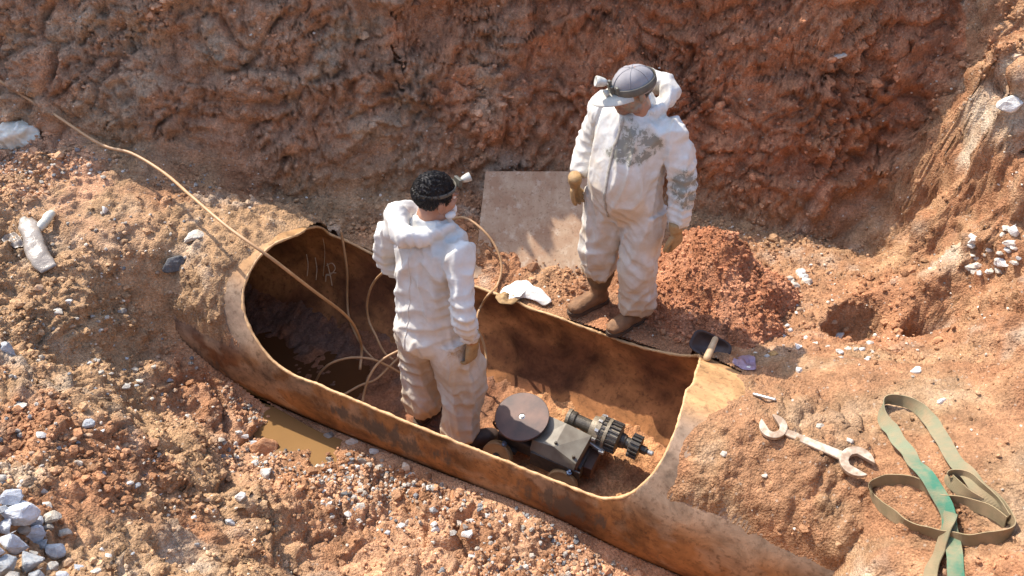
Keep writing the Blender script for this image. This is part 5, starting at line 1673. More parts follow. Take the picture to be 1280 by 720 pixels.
sl = tag(ribbon([(1196, 745, 0.01, 20, 2), (1190, 712, 0.02, 30, 2), (1186, 685, 0.03, 35, 2), (1178, 660, 0.05, 55, 2), (1170, 640, 0.06, 40, 2), (1156, 612, 0.06, 12, 2), (1140, 590, 0.05, 8, 1.7), (1126, 568, 0.04, 15, 1.0), (1112, 548, 0.03, 35, 1.0), (1101, 530, 0.015, 60, 1.0), (1099, 515, 0.012, 84, 0.9),
        (1110, 507, 0.012, 92, 0.5), (1128, 510, 0.012, 96, 0.3), (1150, 522, 0.014, 120, 0.5), (1168, 545, 0.02, 150, 0.7), (1190, 578, 0.02, 165, 0.6), (1212, 607, 0.02, 150, 0.3), (1236, 632, 0.015, 115, 0.1), (1256, 652, 0.01, 95, 0.0), (1262, 666, 0.01, 90, 0),
        (1248, 676, 0.008, 88, 0), (1220, 682, 0.008, 86, 0), (1185, 680, 0.008, 88, 0), (1150, 670, 0.008, 92, 0), (1115, 652, 0.008, 92, 0), (1091, 632, 0.008, 90, 0), (1087, 618, 0.008, 90, 0),
        (1100, 609, 0.010, 90, 0), (1126, 607, 0.012, 88, 0), (1150, 615, 0.014, 80, 0), (1172, 630, 0.014, 80, 0), (1200, 636, 0.012, 85, 0), (1230, 646, 0.010, 90, 0), (1252, 660, 0.008, 95, 0)], 'sling', None, None),
        'green and khaki webbing sling lying in loops on the right bank', 'sling')
ribbon([(1160, 745, 0.01, 50, 0.2), (1163, 712, 0.012, 60, 0.2), (1170, 692, 0.02, 70, 0.4), (1178, 672, 0.04, 60, 0.6), (1180, 655, 0.06, 50, 1.2)], 'sling_tail', None, None, sl)
ribbon([(1254, 655, 0.01, 100, 0), (1240, 636, 0.015, 95, 0.1), (1222, 618, 0.018, 90, 0.1), (1200, 606, 0.018, 90, 0.1), (1184, 601, 0.016, 92, 0.1), (1183, 608, 0.012, 95, 0.1), (1200, 622, 0.012, 95, 0), (1220, 636, 0.01, 95, 0)], 'sling_fold', None, None, sl)

# ================================================================== SHOVEL-LIKE SCOOP BEHIND THE PIPE, STEEL ROD
M_SCOOP = simple_mat('dark_scoop', (0.035, 0.024, 0.022), (0.075, 0.045, 0.035), 22, 0.5, 0.2, 0.3, 0.003)
M_GRIP = simple_mat('worn_grip', (0.50, 0.37, 0.22), (0.34, 0.23, 0.12), 22, 0.7)
cS = at_n(888, 433, 0.50)
sc_o = empty('scoop', cS, 0, 'dark rounded scoop with a pale stub handle propped behind the pipe end', 'scoop')
vw = -np.array(ray(888, 433)); vw /= np.linalg.norm(vw)
xs = np.array([AX[0], AX[1], -0.20]); xs -= vw * (xs @ vw); xs /= np.linalg.norm(xs); ys = np.cross(vw, xs)
vs, fs = [], []
na, nr = 36, 6
for i in range(nr + 1):
    for j in range(na):
        a = 2 * math.pi * j / na; q = i / nr
        ex = 0.5
        x = math.copysign(abs(math.cos(a)) ** ex, math.cos(a)) * 0.108 * q; y = math.copysign(abs(math.sin(a)) ** ex, math.sin(a)) * 0.062 * q
        vs.append(xs * x + ys * y + vw * (0.045 * q ** 2.2 - 0.02))
for i in range(nr):
    for j in range(na):
        fs.append((i * na + j, i * na + (j + 1) % na, (i + 1) * na + (j + 1) % na, (i + 1) * na + j))
mb = MB(); mb.add(vs, fs); bl = mb.build('blade', M_SCOOP, sc_o); bake(bl, [('SOLIDIFY', dict(thickness=0.005, offset=0))])
h0 = np.array(at_n(894, 424, 0.46)) - cS + vw * 0.04; h1 = np.array(at_n(884, 447, 0.33)) - cS + vw * 0.05
mb = MB(); mb.capsule(h0, h1, 0.016, 0.020, 16); mb.build('handle', M_GRIP, sc_o)
r0, r1 = on_ground(942, 494, 0.008)[0], on_ground(968, 501, 0.008)[0]
mb = MB(); mb.capsule(tuple(r0), tuple(r1), 0.0075, 0.0075, 10)
tag(mb.build('steel_rod', M_BARE), 'short bright steel rod lying on soil near the spanner', 'rod')

# ================================================================== CLOTH, BAGS, LITTER
def plastic(name, c1, c2, rough, trans=0.0):
    m, nt, b = new_mat(name)
    co = tex_coord(nt)
    nt.links.new(mixc(nt, ramp(nt, noise_tex(nt, co, 12, 5), [(0.35, 0), (0.7, 1)]), c1, c2), b.inputs['Base Color'])
    b.inputs['Roughness'].default_value = rough
    nt.links.new(bump(nt, noise_tex(nt, co, 40, 4, 0.6, 1.0), 0.5, 0.006), b.inputs['Normal'])
    return m
M_CLOTH = plastic('white_cloth', (0.82, 0.81, 0.78), (0.66, 0.60, 0.50), 0.75)
M_BAG = plastic('pale_plastic', (0.70, 0.69, 0.60), (0.50, 0.46, 0.34), 0.4)
M_SLEEVE = plastic('grey_plastic', (0.33, 0.28, 0.23), (0.20, 0.17, 0.14), 0.35)
M_PURPLE = plastic('violet_plastic', (0.25, 0.19, 0.27), (0.24, 0.15, 0.15), 0.5)
def crumple(name, pts, label, cat, mat, amp=0.02, seed=0, lift=0.01, step=0.008, drape=True, freq=16, dome=0.0):
    """crumpled sheet over the ground inside an outline of photo pixels"""
    P = [on_ground(x, y)[0] for x, y in pts]
    P = np.array([tuple(p) for p in P]); cen = P.mean(0)
    O = catmull(np.vstack([P, P[:1]]), 4)[:-1]
    rng2 = np.random.default_rng(seed)
    nr = 9
    vs, fs = [], []
    na = len(O)
    for i in range(nr + 1):
        q = i / nr
        for j in range(na):
            v = cen + (O[j] - cen) * q
            v[2] = max(ground_z(v[0], v[1]), v[2] - 0.02) if drape else v[2]
            vs.append(v)
    vs = np.array(vs)
    q = np.repeat(np.arange(nr + 1) / nr, na)
    vs[:, 2] += lift + dome * (1 - q ** 2) + amp * (0.55 - worley(vs * freq + seed)[0]) * 1.6 * (1 - 0.3 * q) + amp * 0.4 * perlin(vs * freq * 2.5)
    for i in range(nr):
        for j in range(na):
            fs.append((i * na + j, (i + 1) * na + j, (i + 1) * na + (j + 1) % na, i * na + (j + 1) % na))
    mb = MB(); mb.add(vs, fs, True)
    o = mb.build(name, mat)
    bake(o, [('SOLIDIFY', dict(thickness=0.004, offset=1.0)), ('SUBSURF', dict(levels=1, render_levels=1))])
    return tag(o, label, cat)
crumple('white_cloth', [(622, 372), (634, 360), (652, 355), (668, 360), (684, 370), (690, 380), (680, 385), (664, 379), (650, 376), (636, 380)], 'crumpled white cloth lying over the far rim of the pipe', 'cloth', M_CLOTH, 0.028, 3, 0.02, dome=0.03)
crumple('muddy_glove', [(618, 374), (628, 370), (642, 373), (650, 379), (640, 384), (626, 383)], 'muddy limp glove on the rim at the left end of the white cloth', 'glove', M_GLOVE, 0.022, 5, 0.018, freq=28, dome=0.02)
_p = on_ground(22, 176)[0]
mb = MB()
mb.ellipsoid((_p.x, _p.y, _p.z + 0.045), (0.125, 0.085, 0.085), None, 30, 18)
mb.ellipsoid((_p.x + 0.07, _p.y - 0.03, _p.z + 0.02), (0.075, 0.055, 0.045), None, 24, 14)
mb.ellipsoid((_p.x - 0.09, _p.y - 0.02, _p.z + 0.03), (0.07, 0.06, 0.05), None, 24, 14)
o = mb.build('plastic_bag', M_BAG); remesh(o, 0.0075, 2)
c, n = co_no(o.data); put_co(o.data, c + n * (0.045 * crinkle(c, 8, 3) + 0.020 * ridges(c, 14, 2) + 0.008 * ridges(c, 30, 4))[:, None])
tag(o, 'pale plastic bag on the soil ledge by the upper left hose', 'bag')
crumple('plastic_wrapper', [(914, 455), (924, 447), (938, 445), (944, 452), (946, 461), (936, 464), (922, 460)], 'violet plastic wrapper in the soil beside the yellow stone', 'wrapper', M_PURPLE, 0.02, 11, 0.008, freq=30)
crumple('grey_plastic_scrap', [(2, 302), (14, 293), (26, 298), (30, 308), (18, 312)], 'dark grey plastic scrap left of the clear sleeve', 'scrap', M_SLEEVE, 0.02, 13, 0.01, freq=24)
# flattened clear sleeve and a rolled scrap
a_, b_ = on_ground(30, 278)[0], on_ground(62, 342)[0]
mb = MB()
pts = [a_ + (b_ - a_) * t + Vector((0.012 * math.sin(t * 7), 0, 0.03)) for t in (0, 0.15, 0.35, 0.6, 0.8, 1.0)]
mb.loft([tuple(p) for p in pts], [(0.02, 0.010), (0.052, 0.022), (0.05, 0.030), (0.055, 0.026), (0.056, 0.024), (0.045, 0.006)], (1, 0.3, 0), 20, 6, 2.6)
o = mb.build('plastic_sleeve', M_SLEEVE)
c, n = co_no(o.data); put_co(o.data, c + n * (0.012 * crinkle(c, 16, 2) + 0.004 * perlin(c * 40))[:, None])
tag(o, 'flattened dull grey plastic sleeve on the soil at far left', 'sleeve')
a_, b_ = on_ground(50, 292)[0], on_ground(68, 270)[0]
mb = MB(); mb.loft([tuple(a_ + (b_ - a_) * t + Vector((0, 0, 0.028))) for t in (0, 0.2, 0.5, 0.8, 1.0)], [(0.018, 0.016), (0.027, 0.024), (0.024, 0.026), (0.027, 0.024), (0.016, 0.016)], (0, 0, 1), 16, 6)
o = mb.build('paper_roll', M_BAG); c, n = co_no(o.data); put_co(o.data, c + n * (0.010 * crinkle(c, 26, 2))[:, None])
tag(o, 'small pale rolled scrap beside the plastic sleeve', 'roll')

# ================================================================== STONES, CLODS, SOIL PILE
def rock_mesh(seed, pts=15, rough=0.0, detail=False):
    rg = np.random.default_rng(seed)
    v = rg.normal(size=(pts, 3)); v /= np.linalg.norm(v, axis=1)[:, None]
    v *= rg.uniform(0.78, 1.08, (pts, 1))
    bm = bmesh.new()
    for p in v:
        bm.verts.new(p)
    r = bmesh.ops.convex_hull(bm, input=bm.verts[:])
    bmesh.ops.delete(bm, geom=[e for e in r['geom_interior'] if isinstance(e, bmesh.types.BMVert)], context='VERTS')
    if detail:
        bmesh.ops.bevel(bm, geom=bm.edges[:], offset=0.07, segments=1, affect='EDGES', profile=0.6)
        bmesh.ops.triangulate(bm, faces=bm.faces[:])
        bmesh.ops.subdivide_edges(bm, edges=bm.edges[:], cuts=1, use_grid_fill=True)
    me = bpy.data.meshes.new('stone')
    bm.to_mesh(me); bm.free()
    if detail:
        c, n = co_no(me)
        put_co(me, c + n * (0.05 * perlin(c * 3 + seed) + 0.03 * perlin(c * 8 + seed))[:, None])
        me.polygons.foreach_set('use_smooth', np.zeros(len(me.polygons), bool))
    return me
def stone_mat(name, c1, c2, c3, scale=9, k=1.0):
    m, nt, b = new_mat(name)
    co = tex_coord(nt)
    oi = nt.nodes.new('ShaderNodeObjectInfo')
    mv_ = nt.nodes.new('ShaderNodeVectorMath'); mv_.operation = 'MULTIPLY_ADD'
    nt.links.new(oi.outputs['Location'], mv_.inputs[0]); mv_.inputs[1].default_value = (9, 9, 9); nt.links.new(co, mv_.inputs[2])
    n1 = noise_tex(nt, mv_.outputs[0], 1.6, 6, 0.65, 0.5)
    n2 = noise_tex(nt, mv_.outputs[0], 7, 5, 0.7)
    c = mixc(nt, ramp(nt, n1, [(0.35, 0.0), (0.65, 1.0)]), c1, c2)
    c = mixc(nt, ramp(nt, n2, [(0.52, 0.0), (0.70, 0.75)]), c, c3)
    vv = nd(nt, 'ShaderNodeMath', _operation='MULTIPLY_ADD'); nt.links.new(oi.outputs['Random'], vv.inputs[0]); vv.inputs[1].default_value = 0.45; vv.inputs[2].default_value = 0.75
    c = mixc(nt, 1.0, c, vv.outputs[0], 'MULTIPLY')
    nt.links.new(c, b.inputs['Base Color'])
    b.inputs['Roughness'].default_value = 0.85
    nt.links.new(bump(nt, n2, 0.4, 0.06), b.inputs['Normal'])
    return m
SOILD = (0.40, 0.21, 0.11)
M_ST = {
 'pale': stone_mat('pale_stone', (0.62, 0.58, 0.50), (0.50, 0.43, 0.33), (0.44, 0.29, 0.18)),
 'white': stone_mat('white_stone', (0.72, 0.71, 0.67), (0.58, 0.55, 0.49), (0.46, 0.35, 0.25)),
 'blue': stone_mat('blue_grey_stone', (0.24, 0.27, 0.30), (0.50, 0.50, 0.48), (0.36, 0.27, 0.19)),
 'grey': stone_mat('grey_stone', (0.40, 0.37, 0.32), (0.27, 0.25, 0.22), (0.40, 0.27, 0.17)),
 'shaded_white': stone_mat('blue_shaded_white_stone', (0.56, 0.58, 0.60), (0.34, 0.37, 0.41), (0.44, 0.36, 0.28)),  # white heap rock with its bluish shade painted into the colours
 'black': stone_mat('black_stone', (0.045, 0.048, 0.052), (0.12, 0.12, 0.12), (0.22, 0.20, 0.17)),
 'clay': stone_mat('clay_lump', (0.44, 0.22, 0.105), (0.34, 0.155, 0.07), (0.50, 0.31, 0.18)),
 'yellow': stone_mat('ochre_stone', (0.48, 0.29, 0.10), (0.42, 0.22, 0.08), (0.50, 0.36, 0.2)),
 'tanst': stone_mat('tan_stone', (0.50, 0.33, 0.20), (0.40, 0.24, 0.13), (0.55, 0.42, 0.28)),
}
ROCKS = [rock_mesh(100 + i, 12 + i % 7, detail=True) for i in range(14)]
SHARED = {}
def stone(px, py, wpx, kind, label, group=None, flat=0.7, seed=None, name='stone', cat='stone', sink=0.36, asp=0.75, z=None):
    """a loose stone wpx photo-pixels wide, resting on the ground where it is seen"""
    rg = np.random.default_rng(int(px * 13 + py * 7) if seed is None else seed)
    p, n = on_ground(px, py)
    dep = (np.array(p) - CC) @ FW
    r = wpx * 0.5 * dep / FPX
    base = ROCKS[rg.integers(len(ROCKS))]
    key = (base.name, kind)
    if key not in SHARED:
        me = base.copy(); me.materials.clear(); me.materials.append(M_ST[kind]); me.name = name; SHARED[key] = me
    o = bpy.data.objects.new(name, SHARED[key]); COL.objects.link(o)
    o.scale = (r, r * asp, r * flat * 0.8)
    o.location = (p.x, p.y, p.z + r * flat * 0.8 * (1 - 2 * sink) * 0.6)
    o.rotation_euler = (rg.uniform(-0.25, 0.25), rg.uniform(-0.25, 0.25), rg.uniform(-0.5, 0.5))
    return tag(o, label, cat, group)
# every scattered stone is told apart by its look and by the landmark it lies next to
LANDMARKS = [(243, 298, 'the broad flat rock'), (217, 332, 'the black slag'), (331, 563, 'the clay block'), (968, 443, 'the ochre stone'), (1049, 420, 'the big hollow stone'),
             (1265, 133, 'the white boulder'), (1252, 328, 'the pale rock slab'), (302, 622, 'the bright white stone'), (287, 655, 'the blue-grey flake'), (508, 586, 'the upright stone'),
             (585, 668, 'the large trench stone'), (537, 610, 'the rounded trench stone'), (432, 618, 'the dark trench stone'), (565, 622, 'the orange clod'), (10, 438, 'the blue-grey edge rock'),
             (110, 530, 'the half-sunk blue stone'), (28, 645, 'the biggest heap rock'), (36, 706, 'the big blue heap rock'), (45, 310, 'the plastic sleeve'), (86, 378, 'the white slope stone'),
             (888, 433, 'the dark scoop'), (893, 340, 'the soil pile'), (1075, 393, 'the rounded hollow'), (1160, 395, 'the right hollow'), (385, 550, 'the puddle'), (240, 440, 'the pipe belly'), (20, 508, 'the pale cap rock'), (940, 455, 'the violet wrapper')]
TAKEN = set()
KIND_WORD = {'pale': 'pale', 'white': 'white', 'blue': 'blue-grey', 'grey': 'grey', 'black': 'black', 'clay': 'clay-red', 'yellow': 'ochre', 'tanst': 'tan', 'shaded_white': 'blue-shaded white'}
def own_label(x, y, w, kind, noun):
    near = sorted(LANDMARKS, key=lambda q: math.hypot(q[0] - x, q[1] - y))
    size = 'tiny' if w < 8.5 else 'small' if w < 12 else 'mid-sized' if w < 20 else 'big'
    for extra in ('', 'second ', 'third ', 'fourth ', 'fifth ', 'sixth ', 'seventh '):
        for lx, ly, nm in near[:4]:
            dx, dy = x - lx, y - ly
            dist = math.hypot(dx, dy)
            if dist < 6:
                continue
            ang = math.degrees(math.atan2(-dy, dx)) % 360
            rel = ('right of', 'up and right of', 'above', 'up and left of', 'left of', 'down and left of', 'below', 'down and right of')[int(((ang + 22.5) % 360) // 45)]
            far_ = 'close ' if dist < 35 else '' if dist < 90 else 'well '
            lab = f'{extra}{size} {KIND_WORD[kind]} {noun} {far_}{rel} {nm}'
            if lab not in TAKEN:
                TAKEN.add(lab)
                return lab
    return f'{size} {KIND_WORD[kind]} {noun} beside {near[0][2]}'
# stones one can single out
stone(243, 298, 40, 'pale', 'broad flat pale rock resting on the soil over the left pipe end', flat=0.6, name='rock', cat='rock')
stone(217, 332, 33, 'black', 'black glittering lump of slag on the soil above the left pipe end', name='slag_lump', cat='slag', flat=0.8)
stone(331, 563, 38, 'clay', 'block of orange clay standing in the muddy puddle', name='clay_block', cat='clay block', flat=0.9, asp=0.9, sink=0.15)
stone(665, 335, 20, 'clay', 'reddish stone at the foot of the plywood board', flat=1.0)
stone(968, 443, 18, 'yellow', 'ochre yellow stone beside the violet wrapper', flat=0.7)
stone(130, 263, 14, 'white', 'upright white stone chip on the soil above the slag lump', flat=1.6, asp=0.6)
stone(1049, 420, 20, 'white', 'largest whitish stone below the rounded soil hollow', flat=0.7)
stone(1042, 403, 12, 'tanst', 'tan pebble inside the left edge of the rounded hollow')
stone(1265, 133, 44, 'white', 'white boulder stuck in the right bank near the upper right corner', flat=0.8, name='boulder', cat='boulder')
stone(1252, 328, 34, 'white', 'long pale rock slab jutting from the right bank', flat=0.5, name='rock', cat='rock')
stone(1062, 551, 12, 'pale', 'small pale stone just above the right jaw of the spanner')
stone(1025, 533, 12, 'pale', 'small pale stone just above the spanner shank')
stone(906, 568, 13, 'pale', 'small cream stone on the soil over the right pipe end')
stone(956, 595, 10, 'pale', 'tiny cream chip on the soil below the spanner')
stone(1177, 502, 14, 'white', 'white stone beyond the top of the green sling')
stone(1144, 568, 11, 'pale', 'pale stone inside the upper sling loop')
stone(1145, 464, 20, 'white', 'angular white stone below the right hollow', flat=0.6)
stone(1000, 464, 15, 'white', 'white stone lying beyond the steel rod', flat=0.6)
stone(996, 433, 16, 'white', 'white stone between the violet wrapper and the rounded hollow', flat=0.7)
stone(1050, 69, 26, 'pale', 'flat pale stone shelf sticking out of the back face', flat=0.3)
stone(302, 622, 20, 'white', 'bright white stone on the near bank below the clay block', flat=0.9)
stone(287, 655, 18, 'blue', 'blue-grey flake standing in the near bank', flat=1.5, asp=0.5)
stone(334, 592, 26, 'white', 'white stone between the clay block and the bright white stone', flat=0.8)
stone(508, 586, 15, 'pale', 'pale upright stone leaning by the near pipe wall', flat=1.9, asp=0.7)
stone(467, 565, 16, 'white', 'white stone just below the near rim of the pipe')
stone(440, 553, 18, 'pale', 'pale stone at the right end of the puddle')
stone(412, 546, 20, 'grey', 'pale grey stone at the water edge under the pipe')
stone(368, 534, 18, 'tanst', 'muddy stone poking out of the puddle', flat=0.4)
stone(585, 668, 20, 'white', 'large white stone low in the trench gravel', flat=0.8)
stone(537, 610, 13, 'white', 'rounded white stone among the grey trench gravel')
stone(432, 618, 14, 'black', 'dark rounded stone in the trench gravel', flat=0.9)
stone(565, 622, 36, 'clay', 'broad orange clay clod against the near pipe wall', flat=0.5, name='clay_clod', cat='clod')
stone(86, 378, 16, 'white', 'white stone on the left slope below the plastic sleeve')
stone(72, 391, 20, 'pale', 'flat pale stone left of the white stone on the slope', flat=0.5)
stone(168, 464, 18, 'pale', 'pale stone in rubble left of the pipe belly')
stone(200, 570, 14, 'grey', 'grey stone on the shelf of the near bank')
stone(113, 455, 12, 'blue', 'blue-grey stone behind the crest of the near bank')
stone(10, 438, 30, 'blue', 'large blue-grey rock at the left edge above the near bank', flat=0.8, name='rock', cat='rock')
stone(110, 530, 22, 'blue', 'blue-tinted stone half sunk in the near bank', flat=0.6)
stone(20, 508, 34, 'pale', 'pale rock capping the near bank at the left edge', flat=0.4, name='rock', cat='rock')
stone(52, 545, 20, 'white', 'white stone under the pale cap rock')
stone(5, 572, 16, 'white', 'white stone at the left edge above the rock heap')
stone(12, 191, 12, 'tanst', 'left one of two pebbles below the plastic bag')
stone(28, 192, 13, 'grey', 'right one of two pebbles below the plastic bag')
# the heap of broken rock in the near left corner
rg = np.random.default_rng(21)
hp_ = [(28, 645, 50, 'white'), (58, 634, 20, 'pale'), (15, 625, 30, 'white'), (8, 660, 34, 'white'), (20, 684, 40, 'white'), (42, 672, 32, 'white'), (70, 690, 34, 'blue'), (54, 682, 22, 'blue'), (36, 706, 46, 'blue'), (8, 712, 40, 'blue'), (62, 712, 24, 'grey'),
       (46, 655, 24, 'white'), (68, 652, 30, 'pale'), (82, 668, 20, 'pale'), (30, 664, 20, 'grey'), (56, 616, 14, 'grey'), (2, 600, 18, 'grey'), (24, 608, 12, 'pale'), (86, 706, 16, 'tanst'), (40, 694, 18, 'grey'), (4, 640, 18, 'blue'), (62, 662, 18, 'grey'), (100, 712, 18, 'white'), (50, 724, 30, 'blue'), (16, 730, 34, 'grey'), (78, 724, 22, 'white'), (120, 716, 14, 'pale'), (-6, 690, 30, 'white')]
for x, y, w, kd in hp_:
    kd = 'shaded_white' if kd == 'white' else kd
    stone(x, y, w * 1.1, kd, own_label(x, y, w, kd, 'broken rock'), 'broken rocks heaped in the near left corner', flat=rg.uniform(0.65, 0.95), sink=0.1, name='broken_rock', cat='rock')
def scatter(poly, count, wlo, whi, kinds, label, group, name='stone', seed=1, sink=0.38, bias=2.0):
    rg = np.random.default_rng(seed)
    P = np.array(poly, float)
    lo, hi = P.min(0), P.max(0)
    k = 0
    while k < count:
        x, y = rg.uniform(lo, hi)
        c = False
        for i in range(len(P)):
            x0, y0 = P[i]; x1, y1 = P[i - 1]
            if (y0 > y) != (y1 > y) and x < (x1 - x0) * (y - y0) / (y1 - y0) + x0:
                c = not c
        if not c:
            continue
        k += 1
        w = wlo + (whi - wlo) * rg.random() ** bias
        kd = kinds[rg.integers(len(kinds))]
        stone(x, y, w, kd, own_label(x, y, w, kd, 'stone'), group, flat=rg.uniform(0.5, 0.95), seed=int(seed * 1000 + k), name=name, sink=sink, asp=rg.uniform(0.6, 0.95))
scatter([(390, 575), (450, 575), (530, 600), (590, 625), (640, 660), (600, 700), (540, 690), (440, 650), (385, 610)], 62, 7, 16, ['grey', 'grey', 'pale', 'white', 'blue'], 'grey or white stone in the trench gravel below the near pipe wall', 'stones in the trench gravel', seed=2)
scatter([(275, 540), (330, 535), (345, 590), (300, 600), (270, 575)], 16, 8, 15, ['grey', 'blue', 'white', 'pale'], 'grey stone on the bank left of the orange clay block', 'stones beside the puddle', seed=3)
scatter([(970, 335), (1000, 335), (1010, 350), (990, 368), (965, 360)], 12, 9, 18, ['white', 'white', 'pale'], 'white stone in the cluster right of the red soil pile', 'white stones by the soil pile', seed=4)
scatter([(930, 380), (1010, 320), (1060, 330), (1040, 460), (930, 460)], 34, 6, 12, ['white', 'pale', 'tanst'], 'small pale stone on the red soil right of the soil pile', 'pale stones on the red soil', seed=5)
scatter([(1040, 430), (1095, 430), (1090, 450), (1050, 450)], 10, 8, 14, ['white', 'pale'], 'whitish stone spilled below the rounded hollow', 'stones below the rounded hollow', seed=6)
scatter([(1215, 285), (1270, 280), (1275, 335), (1215, 345), (1205, 320)], 26, 9, 22, ['white', 'pale', 'pale'], 'crumbling pale rock bedded in the right bank', 'pale rocks in the right bank', seed=7, sink=0.35)
scatter([(120, 440), (200, 450), (225, 500), (170, 500), (100, 470)], 16, 8, 16, ['pale', 'grey', 'blue', 'tanst'], 'stone in the rubble left of the pipe belly', 'stones left of the pipe', seed=8)
scatter([(40, 360), (150, 350), (190, 420), (60, 430)], 22, 7, 14, ['pale', 'tanst', 'grey', 'clay'], 'stone on the brown slope below the plastic sleeve', 'stones on the left slope', seed=9)
scatter([(60, 500), (200, 560), (330, 690), (300, 715), (130, 700), (90, 600)], 26, 7, 15, ['pale', 'white', 'blue', 'tanst'], 'stone in the clods of the near left bank', 'stones in the near bank', seed=10)

# ---- fine gravel and crumbs of soil: too many to count
def lumps(name, count, weight, rlo, rhi, colf, mat, seed, verts=12, lift=0.35, power=2.2, flat=0.75):
    rg = np.random.default_rng(seed)
    w = np.clip(weight, 0, None); w = w / w.sum()
    idx = rg.choice(len(PTu), count, p=w)
    bm = bmesh.new()
    bmesh.ops.create_icosphere(bm, subdivisions=1, radius=1.0)
    bv_ = np.array([v.co[:] for v in bm.verts]); bf_ = np.array([[v.index for v in f.verts] for f in bm.faces]); bm.free()
    nb_ = len(bv_)
    r = rlo + (rhi - rlo) * rg.random(count) ** power
    q = rg.normal(size=(count, 4)); q /= np.linalg.norm(q, axis=1)[:, None]
    a, b, c, d = q.T
    Rm = np.stack([np.stack([1 - 2 * (c * c + d * d), 2 * (b * c - a * d), 2 * (b * d + a * c)], -1),
                   np.stack([2 * (b * c + a * d), 1 - 2 * (b * b + d * d), 2 * (c * d - a * b)], -1),
                   np.stack([2 * (b * d - a * c), 2 * (c * d + a * b), 1 - 2 * (b * b + c * c)], -1)], 1)
    V = bv_[None] * rg.uniform(0.72, 1.12, (count, nb_, 1)) * rg.uniform(0.6, 1.1, (count, 1, 3))
    V = np.einsum('nij,nkj->nki', Rm, V) * r[:, None, None]
    V[:, :, 2] *= flat
    V += PTu[idx][:, None, :] + rg.normal(size=(count, 1, 3)) * 0.004
    V[:, :, 2] += (r * lift * flat)[:, None]
    Fm = (bf_[None] + (np.arange(count) * nb_)[:, None, None]).reshape(-1, 3)
    me = mesh_np(name, V.reshape(-1, 3), Fm, False)
    cc = colf(idx, rg)
    set_tint(me, np.repeat(cc, nb_, 0))
    return tag(link(name, me, mat), kind='stuff')
M_CRUMB = earth_mat('soil_crumb', 0.95, 0.1, 0.6, False)
U = used
wgt_area = np.where((X[U] > -3.4) & (X[U] < 3.2) & (Y[U] > 1.5) & (Y[U] < 5.9), 1.0, 0.0)
wl_, fo_, bk_ = wallness[U], fore[U], bank[U]
NRu, Su, ovu = NR[U], S_[U], overp[U]
Zu = PTu[:, 2]
okp = np.where((np.abs(NRu) < 0.60) & (Su > -3.05) & (Su < -0.35), 0.0, 1.0) * np.where((np.abs(NRu) < 0.58) & (cr[U] < 0.3) & (Su > -3.9) & (Su < 0.6), 0.0, 1.0)
patch = sstep(-0.05, 0.55, fbm(PTu * 1.9 + 55, 3)) ** 1.5
crumbc = lambda idx, rg: np.clip(COLu[idx] * rg.uniform(0.7, 1.3, (len(idx), 1)), 0.01, 0.8)
lumps('soil_crumbs', 30000, wgt_area * okp * (0.25 + patch) * (1 - 0.5 * wl_) * (1 + 0.8 * fo_) * np.where(ovu, 0.25, 1), 0.004, 0.017, crumbc, M_CRUMB, 31)
lumps('soil_clods', 4200, wgt_area * okp * (0.1 + patch) * (1 + 0.4 * fo_ - 0.6 * bk_) * np.where(ovu, 0.1, 1), 0.012, 0.042, crumbc, M_CRUMB, 32, power=3.0, lift=0.1)
def gravc(idx, rg):
    pal = np.array([(0.30, 0.27, 0.23), (0.38, 0.33, 0.27), (0.50, 0.46, 0.40), (0.20, 0.20, 0.20), (0.36, 0.25, 0.17), (0.34, 0.22, 0.14)])
    return pal[rg.integers(len(pal), size=len(idx))] * rg.uniform(0.75, 1.15, (len(idx), 1))
tr_w = sstep(0.03, -0.2, Zu) * (NRu < -0.5) * sstep(-1.25, -0.8, NRu) * (0.15 + patch)
lumps('trench_gravel', 2200, wgt_area * okp * tr_w, 0.005, 0.020, gravc, M_CRUMB, 33, power=1.8)
def palec(idx, rg):
    return np.array([(0.60, 0.52, 0.42)]) * rg.uniform(0.6, 1.1, (len(idx), 1)) * np.array([[1, 1, 1]])
lumps('pale_grit', 2600, wgt_area * okp * (1 - 0.75 * wl_) * (0.1 + sstep(0.0, 0.6, fbm(PTu * 2.7 + 77, 3))) * np.where(ovu, 0.3, 1), 0.004, 0.013, palec, M_CRUMB, 34)
left_w = sstep(-1.6, -2.0, PTu[:, 0]) * sstep(4.9, 4.4, PTu[:, 1])
lumps('left_gravel', 1100, wgt_area * okp * left_w * (0.1 + patch), 0.006, 0.020, gravc, M_CRUMB, 35)

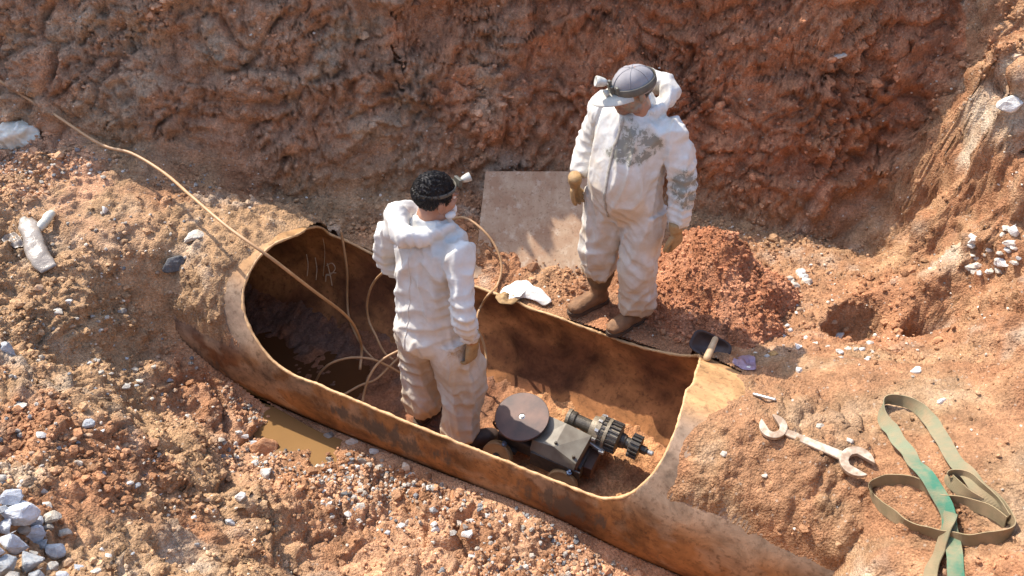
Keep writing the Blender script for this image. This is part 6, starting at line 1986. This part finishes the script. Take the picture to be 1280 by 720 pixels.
# ---- the pile of crumbled red soil beside the standing man
pc = at_z(893, 375, 0.05)
pil = []
xs_, ys_ = np.meshgrid(np.arange(-0.58, 0.59, 0.0105), np.arange(-0.52, 0.58, 0.0105))
px_, py_ = xs_.ravel(), ys_.ravel()
wobp = 0.12 * fbm(np.stack([px_ * 3, py_ * 3, 0 * px_], 1) + 4, 3)
rr = np.hypot((px_ - 0.0 + 0.10 * py_) / 0.45, (py_ - 0.05) / 0.46) + 1.6 * wobp
hz = 0.47 * np.clip(1 - rr ** 1.15, -0.12, 1)
gzz = np.array([ground_z(pc[0] + a, pc[1] + b) for a, b in zip(px_, py_)])
pz_ = gzz + hz
pp = np.stack([px_ + pc[0], py_ + pc[1], pz_], 1)
ff1, ff2, _ = worley(pp * 17); gg1, gg2, _ = worley(pp * 36)
pp[:, 2] += 0.030 * (0.5 - ff1) + 0.016 * (0.5 - gg1) + 0.010 * perlin(pp * 50)
gi = np.arange(len(px_)).reshape(xs_.shape)
Fq2 = np.stack([gi[:-1, :-1].ravel(), gi[:-1, 1:].ravel(), gi[1:, 1:].ravel(), gi[1:, :-1].ravel()], 1)
Fq2 = Fq2[(hz[Fq2].max(1) > -0.02)]
keepv = np.zeros(len(px_), bool); keepv[Fq2.ravel()] = True
rm2 = np.cumsum(keepv) - 1
me = mesh_np('soil_pile', pp[keepv], rm2[Fq2])
qn = fbm(pp[keepv] * 6, 3)
set_tint(me, L(np.tile(np.array([0.33, 0.140, 0.070]), (keepv.sum(), 1)), np.tile(np.array([0.40, 0.185, 0.10]), (keepv.sum(), 1)), sstep(-0.4, 0.5, qn)))
pile_o = tag(link('soil_pile', me, M_SOIL), 'heap of crumbled red soil beside the man in the cap', 'soil pile')
_s = (PTu, COLu)
PTu = pp[keepv]; COLu = L(np.tile(np.array([0.31, 0.130, 0.065]), (keepv.sum(), 1)), np.tile(np.array([0.42, 0.20, 0.11]), (keepv.sum(), 1)), sstep(-0.4, 0.5, qn))
cl_o = lumps('soil_crumb', 5200, (hz[keepv] > -0.03).astype(float), 0.004, 0.019, crumbc, M_CRUMB, 41, lift=0.25, power=3.0)
cl_o.parent = pile_o
PTu, COLu = _s
